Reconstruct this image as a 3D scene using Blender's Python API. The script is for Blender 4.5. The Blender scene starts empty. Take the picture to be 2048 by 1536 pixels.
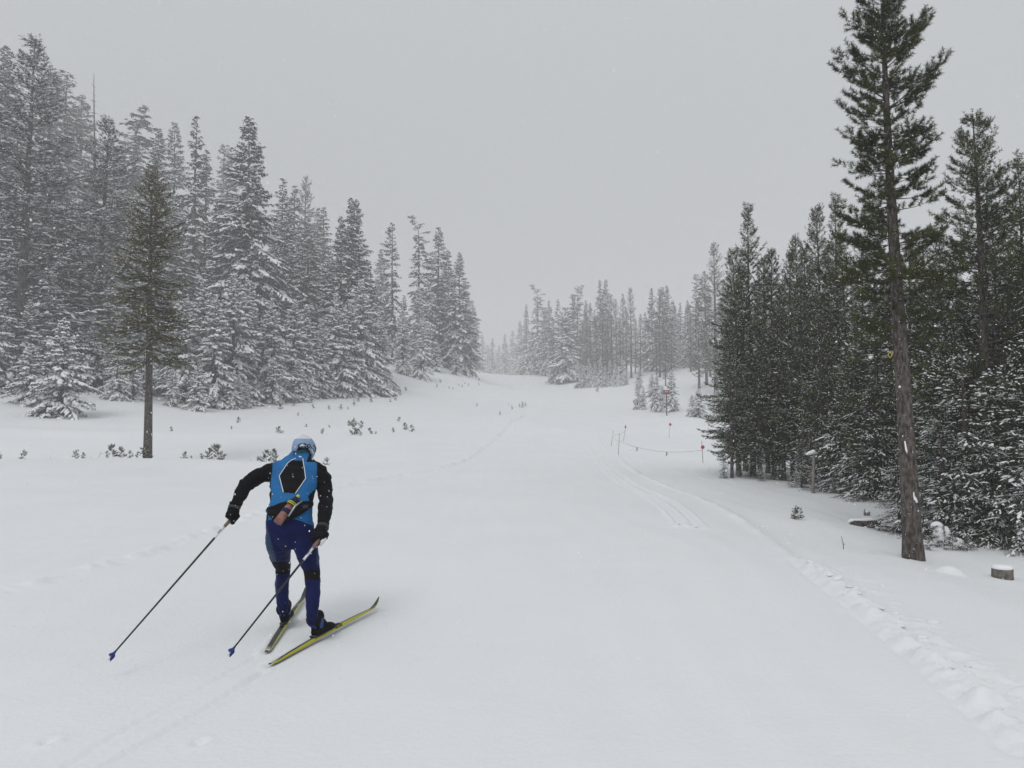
import bpy, bmesh, math, random
import numpy as np
from mathutils import Vector, Matrix
from mathutils.bvhtree import BVHTree

rad = math.radians
scene = bpy.context.scene
COL = scene.collection

# ------------------------------------------------------------------ camera
F_PX = 1479.0                      # focal length in pixels of the 2048 px wide photograph (26 mm equivalent)
PITCH = math.atan(82.0 / F_PX)     # horizon lies 82 px below the middle
CAM_Z = 1.69
cam_data = bpy.data.cameras.new('camera')
cam_data.sensor_width = 36.0
cam_data.lens = 36.0 * F_PX / 2048.0
cam_data.clip_start = 0.05
cam_data.clip_end = 3000.0
cam = bpy.data.objects.new('camera', cam_data)
COL.objects.link(cam)
cam.location = (0, 0, CAM_Z)
cam.rotation_euler = (math.pi / 2 + PITCH, 0, 0)
scene.camera = cam

# ------------------------------------------------------------------ world: even overcast with a trace of sky texture
SUN_EL, SUN_AZ = rad(52), rad(205)
world = bpy.data.worlds.new('World')
scene.world = world
world.use_nodes = True
nt = world.node_tree
nt.nodes.clear()
out = nt.nodes.new('ShaderNodeOutputWorld')
sky = nt.nodes.new('ShaderNodeTexSky')
sky.sky_type = 'NISHITA'
sky.sun_disc = False
sky.sun_elevation = SUN_EL
sky.sun_rotation = SUN_AZ
sky.dust_density = 6.0
sky.air_density = 1.0
hs = nt.nodes.new('ShaderNodeHueSaturation')
hs.inputs['Saturation'].default_value = 0.15
nt.links.new(sky.outputs[0], hs.inputs['Color'])
bg1 = nt.nodes.new('ShaderNodeBackground')
bg1.inputs['Strength'].default_value = 0.05
nt.links.new(hs.outputs[0], bg1.inputs['Color'])
# cloud deck: the standard overcast law, a little brighter overhead than at the horizon
tc = nt.nodes.new('ShaderNodeTexCoord')
sep = nt.nodes.new('ShaderNodeSeparateXYZ')
nt.links.new(tc.outputs['Generated'], sep.inputs[0])
mr = nt.nodes.new('ShaderNodeMapRange')
mr.inputs['From Min'].default_value = 0.0
mr.inputs['From Max'].default_value = 1.0
mr.inputs['To Min'].default_value = 0.86
mr.inputs['To Max'].default_value = 1.32
nt.links.new(sep.outputs['Z'], mr.inputs['Value'])
bg2 = nt.nodes.new('ShaderNodeBackground')
bg2.inputs['Color'].default_value = (0.545, 0.569, 0.596, 1)
nt.links.new(mr.outputs[0], bg2.inputs['Strength'])
add = nt.nodes.new('ShaderNodeMixShader')
add.inputs['Fac'].default_value = 0.92
nt.links.new(bg1.outputs[0], add.inputs[1])
nt.links.new(bg2.outputs[0], add.inputs[2])
nt.links.new(add.outputs[0], out.inputs['Surface'])

sun_data = bpy.data.lights.new('sun', 'SUN')
sun_data.energy = 1.0
sun_data.angle = rad(25)
sun_data.color = (1.0, 0.985, 0.96)
sun = bpy.data.objects.new('sun', sun_data)
COL.objects.link(sun)
sun.rotation_euler = (math.pi / 2 - SUN_EL, 0, math.pi - SUN_AZ)

vs = scene.view_settings
vs.view_transform = 'Standard'
vs.look = 'None'
vs.exposure = -0.09
vs.gamma = 1.0
vs.use_curve_mapping = False
scene.render.engine = 'CYCLES'
cy = scene.cycles
cy.max_bounces = 5
cy.diffuse_bounces = 2
cy.glossy_bounces = 2
cy.transmission_bounces = 2
cy.transparent_max_bounces = 4
cy.volume_bounces = 2
cy.use_denoising = True
cy.use_adaptive_sampling = True
cy.adaptive_threshold = 0.012
cy.sample_clamp_indirect = 4.0
try:
    cy.denoiser = 'OPENIMAGEDENOISE'
    cy.denoising_input_passes = 'RGB_ALBEDO_NORMAL'
    cy.denoising_prefilter = 'ACCURATE'
except Exception:
    pass

# ------------------------------------------------------------------ picture point -> place (used to survey where things stand)
CT, ST = math.cos(PITCH), math.sin(PITCH)

def ray(u, v):
    a, b = (u - 1024.0) / F_PX, (768.0 - v) / F_PX
    return np.array([a, CT - b * ST, ST + b * CT])

def P(u, v, d):
    r = ray(u, v)
    return Vector(r * (d / r[1]) + np.array([0, 0, CAM_Z]))

def far(d):
    """survey depth: beyond 40 m the valley opens out more deeply than a first look suggests"""
    return d if d < 40 else 40 + (d - 40) * 2.1

def PD(u, v, d):
    return P(u, v, far(d))

def deepen(x, y, z):
    k = far(y) / y if y > 40 else 1.0
    return (x * k, y * k, CAM_Z + (z - CAM_Z) * k)

def proj(V):
    V = np.asarray(V, float) - np.array([0, 0, CAM_Z])
    f = V[:, 1] * CT + V[:, 2] * ST
    up = -V[:, 1] * ST + V[:, 2] * CT
    return np.stack([1024 + F_PX * V[:, 0] / f, 768 - F_PX * up / f], 1)

# ------------------------------------------------------------------ small helpers
def link(o, parent=None):
    COL.objects.link(o)
    if parent is not None:
        o.parent = parent
    return o

def tag(o, label=None, cat=None, group=None, kind=None):
    if label: o['label'] = label
    if cat: o['category'] = cat
    if group: o['group'] = group
    if kind: o['kind'] = kind
    return o

def np_mesh(name, V, Fc, smooth=False, mats=(), mat_idx=None):
    """mesh from vertex array and one or more arrays of equal-length faces"""
    me = bpy.data.meshes.new(name)
    V = np.asarray(V, np.float32)
    groups = Fc if isinstance(Fc, (list, tuple)) else [Fc]
    groups = [np.asarray(g, np.int32) for g in groups if len(g)]
    nl = sum(g.size for g in groups)
    nf = sum(len(g) for g in groups)
    me.vertices.add(len(V))
    me.vertices.foreach_set('co', V.ravel())
    me.loops.add(nl)
    me.loops.foreach_set('vertex_index', np.concatenate([g.ravel() for g in groups]))
    me.polygons.add(nf)
    tot = np.concatenate([np.full(len(g), g.shape[1], np.int32) for g in groups])
    start = np.concatenate([[0], np.cumsum(tot)[:-1]]).astype(np.int32)
    me.polygons.foreach_set('loop_start', start)
    me.polygons.foreach_set('loop_total', tot)
    me.polygons.foreach_set('use_smooth', np.full(nf, bool(smooth)))
    for m in mats:
        me.materials.append(m)
    if mat_idx is not None:
        me.polygons.foreach_set('material_index', np.asarray(mat_idx, np.int32))
    me.update(calc_edges=True)
    me.validate()
    return me

def mesh_obj(name, me, parent=None):
    return link(bpy.data.objects.new(name, me), parent)

def empty(name, loc=(0, 0, 0)):
    o = bpy.data.objects.new(name, None)
    o.empty_display_size = 0.1
    COL.objects.link(o)
    o.location = loc
    return o

def tube(pts, radii, n=8, cap=True, squash=None, ref=None):
    """lofted tube along points; radii scalar per point or (rx, ry); returns verts, quads, tris"""
    pts = np.asarray([tuple(p) for p in pts], float)
    m = len(pts)
    R = np.asarray([(r if hasattr(r, '__len__') else (r, r)) for r in radii], float)
    T = np.gradient(pts, axis=0)
    T /= np.linalg.norm(T, axis=1, keepdims=True) + 1e-12
    ref = np.array([1.0, 0.0, 0.0]) if ref is None else np.asarray(ref, float)
    V = []
    ang = np.linspace(0, 2 * np.pi, n, endpoint=False)
    for i in range(m):
        a = ref - T[i] * np.dot(ref, T[i])
        if np.linalg.norm(a) < 0.05:
            a = np.cross(T[i], [0.3, 0.2, 1.0])
        a /= np.linalg.norm(a)
        b = np.cross(T[i], a)
        V.append(pts[i] + np.cos(ang)[:, None] * a * R[i, 0] + np.sin(ang)[:, None] * b * R[i, 1])
    V = np.concatenate(V)
    i, j = np.meshgrid(np.arange(m - 1), np.arange(n), indexing='ij')
    i, j = i.ravel(), j.ravel()
    k = (j + 1) % n
    Q = np.stack([i * n + j, i * n + k, (i + 1) * n + k, (i + 1) * n + j], 1)
    Tn = np.zeros((0, 3), int)
    if cap:
        c0, c1 = len(V), len(V) + 1
        V = np.concatenate([V, pts[:1], pts[-1:]])
        jj = np.arange(n); kk = (jj + 1) % n
        Tn = np.concatenate([np.stack([np.full(n, c0), kk, jj], 1),
                             np.stack([np.full(n, c1), (m - 1) * n + jj, (m - 1) * n + kk], 1)])
    return V, Q, Tn

class Parts:
    """collects pieces of one mesh"""
    def __init__(self):
        self.V, self.Q, self.T, self.n = [], [], [], 0
    def add(self, V, Q=None, T=None):
        V = np.asarray(V, float)
        self.V.append(V)
        if Q is not None and len(Q): self.Q.append(np.asarray(Q) + self.n)
        if T is not None and len(T): self.T.append(np.asarray(T) + self.n)
        self.n += len(V)
        return self
    def tube(self, *a, **k):
        return self.add(*tube(*a, **k))
    def ball(self, c, r, nu=12, nv=8, rot=None):
        r = np.asarray(r if hasattr(r, '__len__') else (r, r, r), float)
        th = np.linspace(0, np.pi, nv + 1)[1:-1]
        ph = np.linspace(0, 2 * np.pi, nu, endpoint=False)
        V = np.array([[math.sin(t) * math.cos(p), math.sin(t) * math.sin(p), math.cos(t)] for t in th for p in ph] + [[0, 0, 1], [0, 0, -1]])
        V = V * r
        if rot is not None: V = V @ np.array(rot).T
        V = V + np.array(tuple(c))
        Q, T = [], []
        m = len(th)
        for i in range(m - 1):
            for j in range(nu):
                k = (j + 1) % nu
                Q.append((i * nu + j, (i + 1) * nu + j, (i + 1) * nu + k, i * nu + k))
        for j in range(nu):
            k = (j + 1) % nu
            T.append((m * nu, j, k)); T.append((m * nu + 1, (m - 1) * nu + k, (m - 1) * nu + j))
        return self.add(V, Q, T)
    def mesh(self, name, mats=(), smooth=True):
        V = np.concatenate(self.V)
        g = []
        if self.Q: g.append(np.concatenate(self.Q))
        if self.T: g.append(np.concatenate(self.T))
        return np_mesh(name, V, g, smooth, mats)

# ------------------------------------------------------------------ materials
def material(name, color, rough=0.7, noise=None, bump=None, spec=0.3, metal=0.0, stretch=None):
    """noise = (scale, second colour, low, high); bump = (scale, strength, distance)"""
    m = bpy.data.materials.new(name)
    m.use_nodes = True
    t = m.node_tree
    b = t.nodes['Principled BSDF']
    b.inputs['Base Color'].default_value = (*color, 1)
    b.inputs['Roughness'].default_value = rough
    b.inputs['Specular IOR Level'].default_value = spec
    b.inputs['Metallic'].default_value = metal
    co = t.nodes.new('ShaderNodeTexCoord')
    vec = co.outputs['Object']
    if stretch:
        mp = t.nodes.new('ShaderNodeMapping')
        mp.inputs['Scale'].default_value = stretch
        t.links.new(vec, mp.inputs['Vector'])
        vec = mp.outputs['Vector']
    if noise:
        n = t.nodes.new('ShaderNodeTexNoise')
        n.inputs['Scale'].default_value = noise[0]
        n.inputs['Detail'].default_value = 4
        t.links.new(vec, n.inputs['Vector'])
        r = t.nodes.new('ShaderNodeValToRGB')
        r.color_ramp.elements[0].position = noise[2]
        r.color_ramp.elements[1].position = noise[3]
        r.color_ramp.elements[0].color = (*color, 1)
        r.color_ramp.elements[1].color = (*noise[1], 1)
        t.links.new(n.outputs['Fac'], r.inputs['Fac'])
        t.links.new(r.outputs['Color'], b.inputs['Base Color'])
    if bump:
        n2 = t.nodes.new('ShaderNodeTexNoise')
        n2.inputs['Scale'].default_value = bump[0]
        n2.inputs['Detail'].default_value = 5
        t.links.new(vec, n2.inputs['Vector'])
        bp = t.nodes.new('ShaderNodeBump')
        bp.inputs['Strength'].default_value = bump[1]
        bp.inputs['Distance'].default_value = bump[2]
        t.links.new(n2.outputs['Fac'], bp.inputs['Height'])
        t.links.new(bp.outputs['Normal'], b.inputs['Normal'])
    return m

SNOW = (0.83, 0.845, 0.86)
M = {}
M['snow'] = material('snow_ground', SNOW, 0.65, noise=(0.35, (0.80, 0.816, 0.834), 0.35, 0.7), bump=(26, 0.5, 0.012), spec=0.25)
M['clod'] = material('snow_clod', (0.92, 0.93, 0.94), 0.65, bump=(60, 0.5, 0.01), spec=0.2)
M['snow_tree'] = material('snow_on_branches', (0.90, 0.91, 0.925), 0.7, spec=0.2)
M['fir'] = material('fir_needles', (0.012, 0.022, 0.021), 0.75, noise=(0.9, (0.075, 0.088, 0.086), 0.38, 0.72), spec=0.2)
M['fir_frost'] = material('frosted_fir_needles', (0.040, 0.055, 0.052), 0.8, noise=(1.6, (0.28, 0.30, 0.305), 0.40, 0.70), spec=0.2)
M['pine'] = material('pine_needles', (0.024, 0.034, 0.009), 0.7, noise=(1.1, (0.100, 0.104, 0.026), 0.38, 0.72), spec=0.25)
M['olive'] = material('olive_pine_needles', (0.046, 0.043, 0.014), 0.7, noise=(1.6, (0.160, 0.135, 0.050), 0.36, 0.7), spec=0.2)
M['pine_frost'] = material('dusted_pine_needles', (0.028, 0.038, 0.016), 0.75, noise=(2.2, (0.090, 0.100, 0.048), 0.4, 0.75), spec=0.2)
M['bark'] = material('bark', (0.045, 0.038, 0.034), 0.9, noise=(26, (0.17, 0.145, 0.132), 0.36, 0.68), bump=(34, 1.0, 0.03), spec=0.1, stretch=(1, 1, .35))
M['bark_grey'] = material('grey_bark', (0.075, 0.070, 0.066), 0.9, noise=(4, (0.15, 0.14, 0.135), 0.35, 0.7), bump=(10, 0.8, 0.03), spec=0.1)
M['deadwood'] = material('dead_wood', (0.15, 0.14, 0.13), 0.9, noise=(5, (0.26, 0.245, 0.23), 0.3, 0.7), bump=(15, 0.7, 0.02), spec=0.1)

# ------------------------------------------------------------------ terrain
def hash2(ix, iy, s):
    h = (ix.astype(np.int64) * 374761393 + iy.astype(np.int64) * 668265263 + s * 1442695041) & 0x7fffffff
    h = ((h ^ (h >> 13)) * 1274126177) & 0x7fffffff
    h = h ^ (h >> 16)
    return (h & 0xffff) / 65535.0

def vnoise(x, y, s=0):
    ix, iy = np.floor(x), np.floor(y)
    fx, fy = x - ix, y - iy
    fx = fx * fx * (3 - 2 * fx); fy = fy * fy * (3 - 2 * fy)
    a = hash2(ix, iy, s); b = hash2(ix + 1, iy, s)
    c = hash2(ix, iy + 1, s); d = hash2(ix + 1, iy + 1, s)
    return (a * (1 - fx) + b * fx) * (1 - fy) + (c * (1 - fx) + d * fx) * fy - 0.5

def fbm(x, y, s=0, o=4):
    t, a = 0, 1.0
    for k in range(o):
        t = t + a * vnoise(x * 2 ** k + 17.3 * k, y * 2 ** k - 9.1 * k, s + k)
        a *= 0.5
    return t

def sstep(a, b, x):
    t = np.clip((x - a) / (b - a), 0, 1)
    return t * t * (3 - 2 * t)

ctrl = []
for yy in (-6, 0, 4, 8, 13, 19, 25):
    for xx in (-7, -2.5, 2):
        ctrl.append((xx, yy, 0.0))
for yy, xx, zz in ((-6, 7, -.1), (0, 6, -.1), (4, 4.2, -.02), (6, 4.6, -.10), (6, 8, -.28), (9.5, 4.6, -.06), (9.6, 6.4, -.30), (11, 6.0, -.30),
                   (9.8, 9, -.34), (12, 9, -.32), (14, 12, -.3), (16, 6.6, -.12), (14, 5, -.06)):
    ctrl.append((xx, yy, zz))
for (u, v, d) in [
    (1440, 957, 24), (1600, 972, 22.5), (1750, 992, 18.5), (1350, 945, 27),
    (1405, 927, 34), (1237, 907, 42), (1222, 890, 46), (1248, 880, 49), (1337, 876, 55), (1416, 868, 57), (1333, 830, 69),
    (1285, 812, 76), (1200, 780, 86), (1130, 768, 105), (1070, 750, 140), (1250, 765, 100), (1375, 740, 100), (1345, 800, 76),
    (1400, 832, 64), (1450, 840, 66),
    (1080, 900, 38), (1100, 850, 50), (1080, 800, 75), (1040, 772, 105), (1010, 755, 132),
    (0, 923, 27.5), (300, 923, 28), (680, 925, 29), (-300, 926, 27),
    (100, 893, 35), (400, 890, 36), (640, 885, 38),
    (100, 855, 41), (130, 818, 45), (20, 795, 46), (240, 800, 48), (400, 818, 50), (545, 795, 56), (620, 780, 61),
    (745, 768, 66), (840, 748, 79), (905, 738, 92), (960, 745, 112),
    (700, 868, 42), (830, 860, 46), (900, 832, 54), (950, 800, 70), (985, 775, 96), (560, 850, 45)]:
    p = PD(u, v, d)
    ctrl.append((p.x, p.y, p.z))
ctrl += [deepen(*q) if q[1] < 400 else q for q in ((-46, 55, 6.5), (-36, 72, 11), (-20, 85, 11.5), (-14, 105, 13), (-60, 85, 16), (-45, 110, 19), (-80, 120, 26), (-25, 140, 17),
         (-60, 180, 24), (0, 175, 11.5), (-12, 160, 13), (-40, 250, 18), (10, 260, 8), (30, 140, 13), (25, 180, 12), (60, 120, 12), (45, 70, 4.0),
         (60, 45, 1.0), (25, 30, -.1), (40, 28, .2), (20, 18, -.2), (30, 50, 1.5), (90, 150, 14), (120, 90, 8), (-150, 300, 26), (150, 300, 10),
         (-18, -2, .2), (-16, 10, .1), (-40, 20, .5), (18, 2, -.3))]
ctrl = np.array(ctrl)

def warp(x, y):
    yc = np.maximum(y, -9.0) + 13.0
    return np.stack([np.clip(x / yc, -1.6, 1.6) * 2.2, np.log(yc) * 1.6], -1)

def tps_k(r2):
    return 0.5 * r2 * np.log(r2 + 1e-12)

_c = warp(ctrl[:, 0], ctrl[:, 1])
_n = len(_c)
_K = tps_k(((_c[:, None] - _c[None]) ** 2).sum(-1)) + np.eye(_n) * 0.004
_Pm = np.concatenate([np.ones((_n, 1)), _c], 1)
_A = np.block([[_K, _Pm], [_Pm.T, np.zeros((3, 3))]])
_w = np.linalg.solve(_A, np.concatenate([ctrl[:, 2], np.zeros(3)]))

def base_h(x, y):
    x = np.atleast_1d(np.asarray(x, float)); y = np.atleast_1d(np.asarray(y, float))
    shp = x.shape
    q = warp(x.ravel(), y.ravel())
    res = np.empty(len(q))
    for i in range(0, len(q), 40000):
        qq = q[i:i + 40000]
        k = tps_k(((qq[:, None] - _c[None]) ** 2).sum(-1))
        res[i:i + 40000] = k @ _w[:_n] + _w[_n] + qq @ _w[_n + 1:]
    return res.reshape(shp)

def ground_px(u, v, hf=None):
    """where the sight line through a picture point meets the snow"""
    r = ray(u, v)
    d = np.concatenate([np.linspace(2, 30, 800), np.linspace(30, 520, 2800)])
    x = r[0] / r[1] * d
    z = CAM_Z + r[2] / r[1] * d
    h = (hf or base_h)(x, d)
    i = np.argmax(z < h)
    return np.array([x[i], d[i]])

def seg_dist(x, y, poly):
    """distance to a polyline, signed side, and arc position"""
    best = np.full(x.shape, 1e9); side = np.zeros(x.shape); arc = np.zeros(x.shape)
    acc = 0.0
    for (ax, ay), (bx, by) in zip(poly[:-1], poly[1:]):
        dx, dy = bx - ax, by - ay
        L = math.hypot(dx, dy)
        t = np.clip(((x - ax) * dx + (y - ay) * dy) / (L * L), 0, 1)
        px, py = x - ax - t * dx, y - ay - t * dy
        d = np.hypot(px, py)
        m = d < best
        best[m] = d[m]
        side[m] = np.sign(dx * py - dy * px)[m]
        arc[m] = (acc + t * L)[m]
        acc += L
    return best, side, arc

def dense(poly, n=60):
    """smooth curve through survey points"""
    p = np.array(poly, float)
    s = np.concatenate([[0], np.cumsum(np.hypot(*np.diff(p, axis=0).T))])
    t = np.linspace(0, s[-1], n)
    q = np.stack([np.interp(t, s, p[:, 0]), np.interp(t, s, p[:, 1])], 1)
    for _ in range(6):
        q[1:-1] = (q[:-2] + 2 * q[1:-1] + q[2:]) / 4
    return q

TR_L = dense([ground_px(*p) for p in [(1188, 893), (1190, 899), (1202, 922), (1217, 942), (1242, 962), (1266, 977), (1297, 990.6), (1324, 1004), (1346, 1024), (1368, 1052)]])
TR_R = dense([ground_px(*p) for p in [(1192, 893), (1194, 899), (1207, 922), (1226, 941), (1253, 960), (1277, 974), (1308, 987), (1337, 1001.7), (1361, 1016), (1380, 1033), (1397, 1054)]])
EDGE_R = dense([ground_px(*p) for p in [(1195, 880), (1225, 905), (1250, 930), (1290, 955), (1340, 975), (1400, 993), (1450, 1020), (1520, 1062), (1585, 1115), (1640, 1160), (1700, 1210), (1760, 1250),
                                        (1830, 1310), (1900, 1370), (1970, 1430), (2040, 1500)]], 90)
EDGE_L = dense([ground_px(*p) for p in [(1050, 830), (1000, 870), (930, 925), (860, 945), (760, 958), (680, 972), (560, 1008), (450, 1055), (300, 1108), (150, 1152), (0, 1192), (-250, 1255)]], 90)
SKATE_A = dense([ground_px(*p) for p in [(526, 1346), (470, 1380), (380, 1434), (290, 1486), (200, 1536), (60, 1615)]], 30)
SKATE_B = dense([ground_px(*p) for p in [(520, 1312), (455, 1345), (340, 1408), (240, 1468), (150, 1528), (20, 1612)]], 30)
ROAD = dense([ground_px(*p) for p in [(1120, 862), (1190, 861), (1300, 858), (1400, 854), (1500, 851)]], 30)
RIDGE_Y = 28.6

def detail_h(x, y):
    h = np.zeros(x.shape)
    # soft drifts, weaker on the groomed lane
    lane = np.exp(-((x - 0.6 - 0.0 * y) / 4.2) ** 2) * (y < 45)
    h += (0.10 * fbm(x / 6.0, y / 6.0, 3, 3) + 0.03 * fbm(x / 1.4, y / 1.4, 9, 2)) * (1 - 0.85 * lane) * sstep(2, 12, np.hypot(x * 0.5, y))
    h += 0.008 * fbm(x / 0.9, y / 0.4, 21, 3) + 0.004 * np.sin(fbm(x / 2.5, y / 5, 23, 2) * 8 + x * 9)
    h += 0.6 * fbm(x / 26.0, y / 26.0, 33, 3) * sstep(55, 110, y) * sstep(6, 20, np.abs(x + 2))
    # the snow shelf left of the trail: flat to its brow, then a drop
    left = 1 - sstep(-9.0, -5.5, x)
    brow = RIDGE_Y + 0.5 * fbm(x / 5, x * 0, 41, 2)
    h += left * (0.10 * np.exp(-((y - brow + 1.2) / 1.6) ** 2) - 0.55 * sstep(brow, brow + 1.6, y) * (1 - sstep(brow + 3, brow + 12, y)))
    h += 0.18 * np.exp(-((y - 43 - 0.12 * x) / 1.3) ** 2) * sstep(8, 14, -x)
    # small bank along the plantation to the right
    h += 0.07 * np.exp(-((x - 3.4 - 0.17 * y) / 0.8) ** 2) * sstep(5, 8, y) * (1 - sstep(13, 17, y))
    # hump left of the stump, well round the big trunk
    hx, hy = HUMP
    h += 0.10 * np.exp(-(((x - hx) / 0.15) ** 2 + ((y - hy) / 0.16) ** 2) ** 1.5)
    # trail edges
    m = (np.abs(x) < 22) & (y < 120)
    xs, ys = x[m], y[m]
    dd = np.zeros(xs.shape)
    d, s, a = seg_dist(xs, ys, EDGE_R)
    chew = np.clip(0.5 + 2.0 * fbm(xs / 0.16, ys / 0.16, 55, 3), 0, 1.5)
    near = 1 - sstep(9.0, 9.8, ys)
    w = 0.10 + 0.05 * near + 0.05 * vnoise(xs / 0.6, ys / 0.6, 5)
    off = d * s
    berm = np.exp(-((off - 0.10) / w) ** 2)
    dd += near * berm * (0.060 * chew + 0.010) - near * 0.035 * np.exp(-((off + 0.06) / 0.05) ** 2)
    spread = np.exp(-((off - 0.34) / 0.22) ** 2) * near
    dd += spread * 0.030 * np.clip(2.5 * fbm(xs / 0.11, ys / 0.11, 61, 2) - 0.15, 0, 1)
    dd += (1 - near) * (0.022 * (1 + ys / 14) * np.exp(-(off / 0.10) ** 2) * (0.7 + 0.8 * vnoise(xs / .3, ys / .3, 8)) - 0.03 * sstep(0, 0.3, off) * (d < 2.5) * (1 - sstep(1, 2.5, d)))
    d, s, a = seg_dist(xs, ys, EDGE_L)
    off = d * s
    chew = np.clip(0.6 + 1.6 * fbm(xs / 0.22, ys / 0.22, 75, 3), 0, 1.6)
    dd += 0.034 * (1 + ys / 18) * chew * np.exp(-(off / 0.13) ** 2) + 0.035 * (0.5 - 0.5 * sstep(-0.08, 0.08, off)) * (1 - sstep(1.0, 3.0, d))
    # set classic tracks
    mid = (TR_L + TR_R) / 2
    d, sgn, a = seg_dist(xs, ys, mid)
    total = np.hypot(*np.diff(mid, axis=0).T).sum()
    fade = sstep(0, 3.0, a) * (1 - sstep(total - 0.04, total + 0.01, a))
    g1 = np.abs(d - 0.135)
    dd += fade * (-0.060 * (1 - sstep(0.030, 0.066, g1)) + 0.032 * np.exp(-((d - 0.245) / 0.040) ** 2) + 0.010 * np.exp(-(d / 0.05) ** 2))
    for end in (TR_L[-1], TR_R[-1]):
        e = np.exp(-(((xs - end[0]) / 0.20) ** 2 + ((ys - end[1] + 0.05) / 0.10) ** 2))
        dd += 0.030 * e * np.clip(1 + 2.5 * fbm(xs / 0.08, ys / 0.08, 81, 2), 0, 2)
    # the skier's own skating lines
    for t, dep in ((SKATE_A, 0.024), (SKATE_B, 0.015)):
        d, s, a = seg_dist(xs, ys, t)
        dd += -dep * (1 - sstep(0.014, 0.034, d)) + 0.45 * dep * np.exp(-((d * s - 0.060) / 0.022) ** 2) * (1 + vnoise(xs / .12, ys / .12, 14))
    # the skis press in and push up a lip
    for a_, b_ in SKI_LINES:
        d, s, a = seg_dist(xs, ys, [a_, b_])
        dd += -0.010 * (1 - sstep(0.020, 0.045, d)) + 0.012 * np.exp(-((d * s - 0.060) / 0.022) ** 2) * (1 + 1.2 * vnoise(xs / .07, ys / .07, 15))
    # pole marks
    for (px, py) in POLE_MARKS:
        r = np.hypot(xs - px, ys - py)
        dd += -0.03 * np.exp(-(r / 0.03) ** 2) + 0.010 * np.exp(-((r - 0.06) / 0.025) ** 2) * (1 + vnoise(xs / .04, ys / .04, 4))
    # crossing trail far right: a pale ploughed lip
    d, s, a = seg_dist(xs, ys, ROAD)
    dd += 0.16 * np.exp(-(d / 0.5) ** 2)
    h[m] += dd
    return h

SKI_LINES = [(ground_px(540, 1334), ground_px(748, 1221)), (ground_px(533, 1307), ground_px(620, 1192))]
HUMP = ground_px(1903, 1146)
POLE_MARKS = [ground_px(400, 1486), ground_px(95, 1490), ground_px(1030, 985)]

def ground_h(x, y):
    x = np.atleast_1d(np.asarray(x, float)); y = np.atleast_1d(np.asarray(y, float))
    return base_h(x, y) + detail_h(x, y)

def gz(x, y):
    return float(ground_h([x], [y])[0])

def grow(a, b, s0, g):
    r, s = [a], s0
    while r[-1] < b:
        r.append(r[-1] + s); s *= g
    return np.array(r)

xr = grow(7.2, 400, 0.06, 1.07)
xm = np.concatenate([np.arange(-7.0, -5.0, .046), np.arange(-5.0, -2.8, .037), np.arange(-2.8, -1.1, .020), np.arange(-1.1, 5.6, .037), np.arange(5.6, 7.2, .046)])
xl = -grow(7.0 + 0.05, 400, 0.06, 1.07)[::-1]
gx = np.concatenate([xl, xm, xr])
yn = -grow(-1.9, 26, 0.12, 1.12)[::-1]
ym = np.concatenate([np.arange(2.0, 5.6, .026), np.arange(5.6, 7.0, .038), np.arange(7.0, 15.0, 0.048)])
yf = grow(15.0, 660, 0.052, 1.012)
gy = np.concatenate([yn[:-1], ym, yf])
GX, GY = np.meshgrid(gx, gy)
GZ = ground_h(GX.ravel(), GY.ravel())
nxv, nyv = len(gx), len(gy)
ii, jj = np.meshgrid(np.arange(nyv - 1), np.arange(nxv - 1), indexing='ij')
ii, jj = ii.ravel(), jj.ravel()
Qg = np.stack([ii * nxv + jj, ii * nxv + jj + 1, (ii + 1) * nxv + jj + 1, (ii + 1) * nxv + jj], 1)
ground = mesh_obj('snow_ground', np_mesh('snow_ground', np.stack([GX.ravel(), GY.ravel(), GZ], 1), Qg, True, [M['snow']]))
tag(ground, 'smooth fresh snow covering the trail, the shelf and the slopes', 'snow', kind='structure')
print('ground verts', nxv * nyv, nxv, nyv)

# loose snow clods thrown up along the trail edge: children of the ground
def clod_mesh(seed):
    r = random.Random(seed)
    bm = bmesh.new()
    bmesh.ops.create_icosphere(bm, subdivisions=2, radius=1.0)
    k = [(Vector((r.gauss(0, 1), r.gauss(0, 1), r.gauss(0, 1))).normalized(), r.uniform(0.1, 0.3)) for _ in range(6)]
    for v in bm.verts:
        n = v.co.normalized()
        v.co *= 1 + sum(a * max(0, n.dot(q)) ** 3 for q, a in k) - 0.15
        v.co.z *= 0.5
    me = bpy.data.meshes.new('snow_clod')
    bm.to_mesh(me); bm.free()
    for p in me.polygons: p.use_smooth = True
    me.materials.append(M['clod'])
    return me

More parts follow.
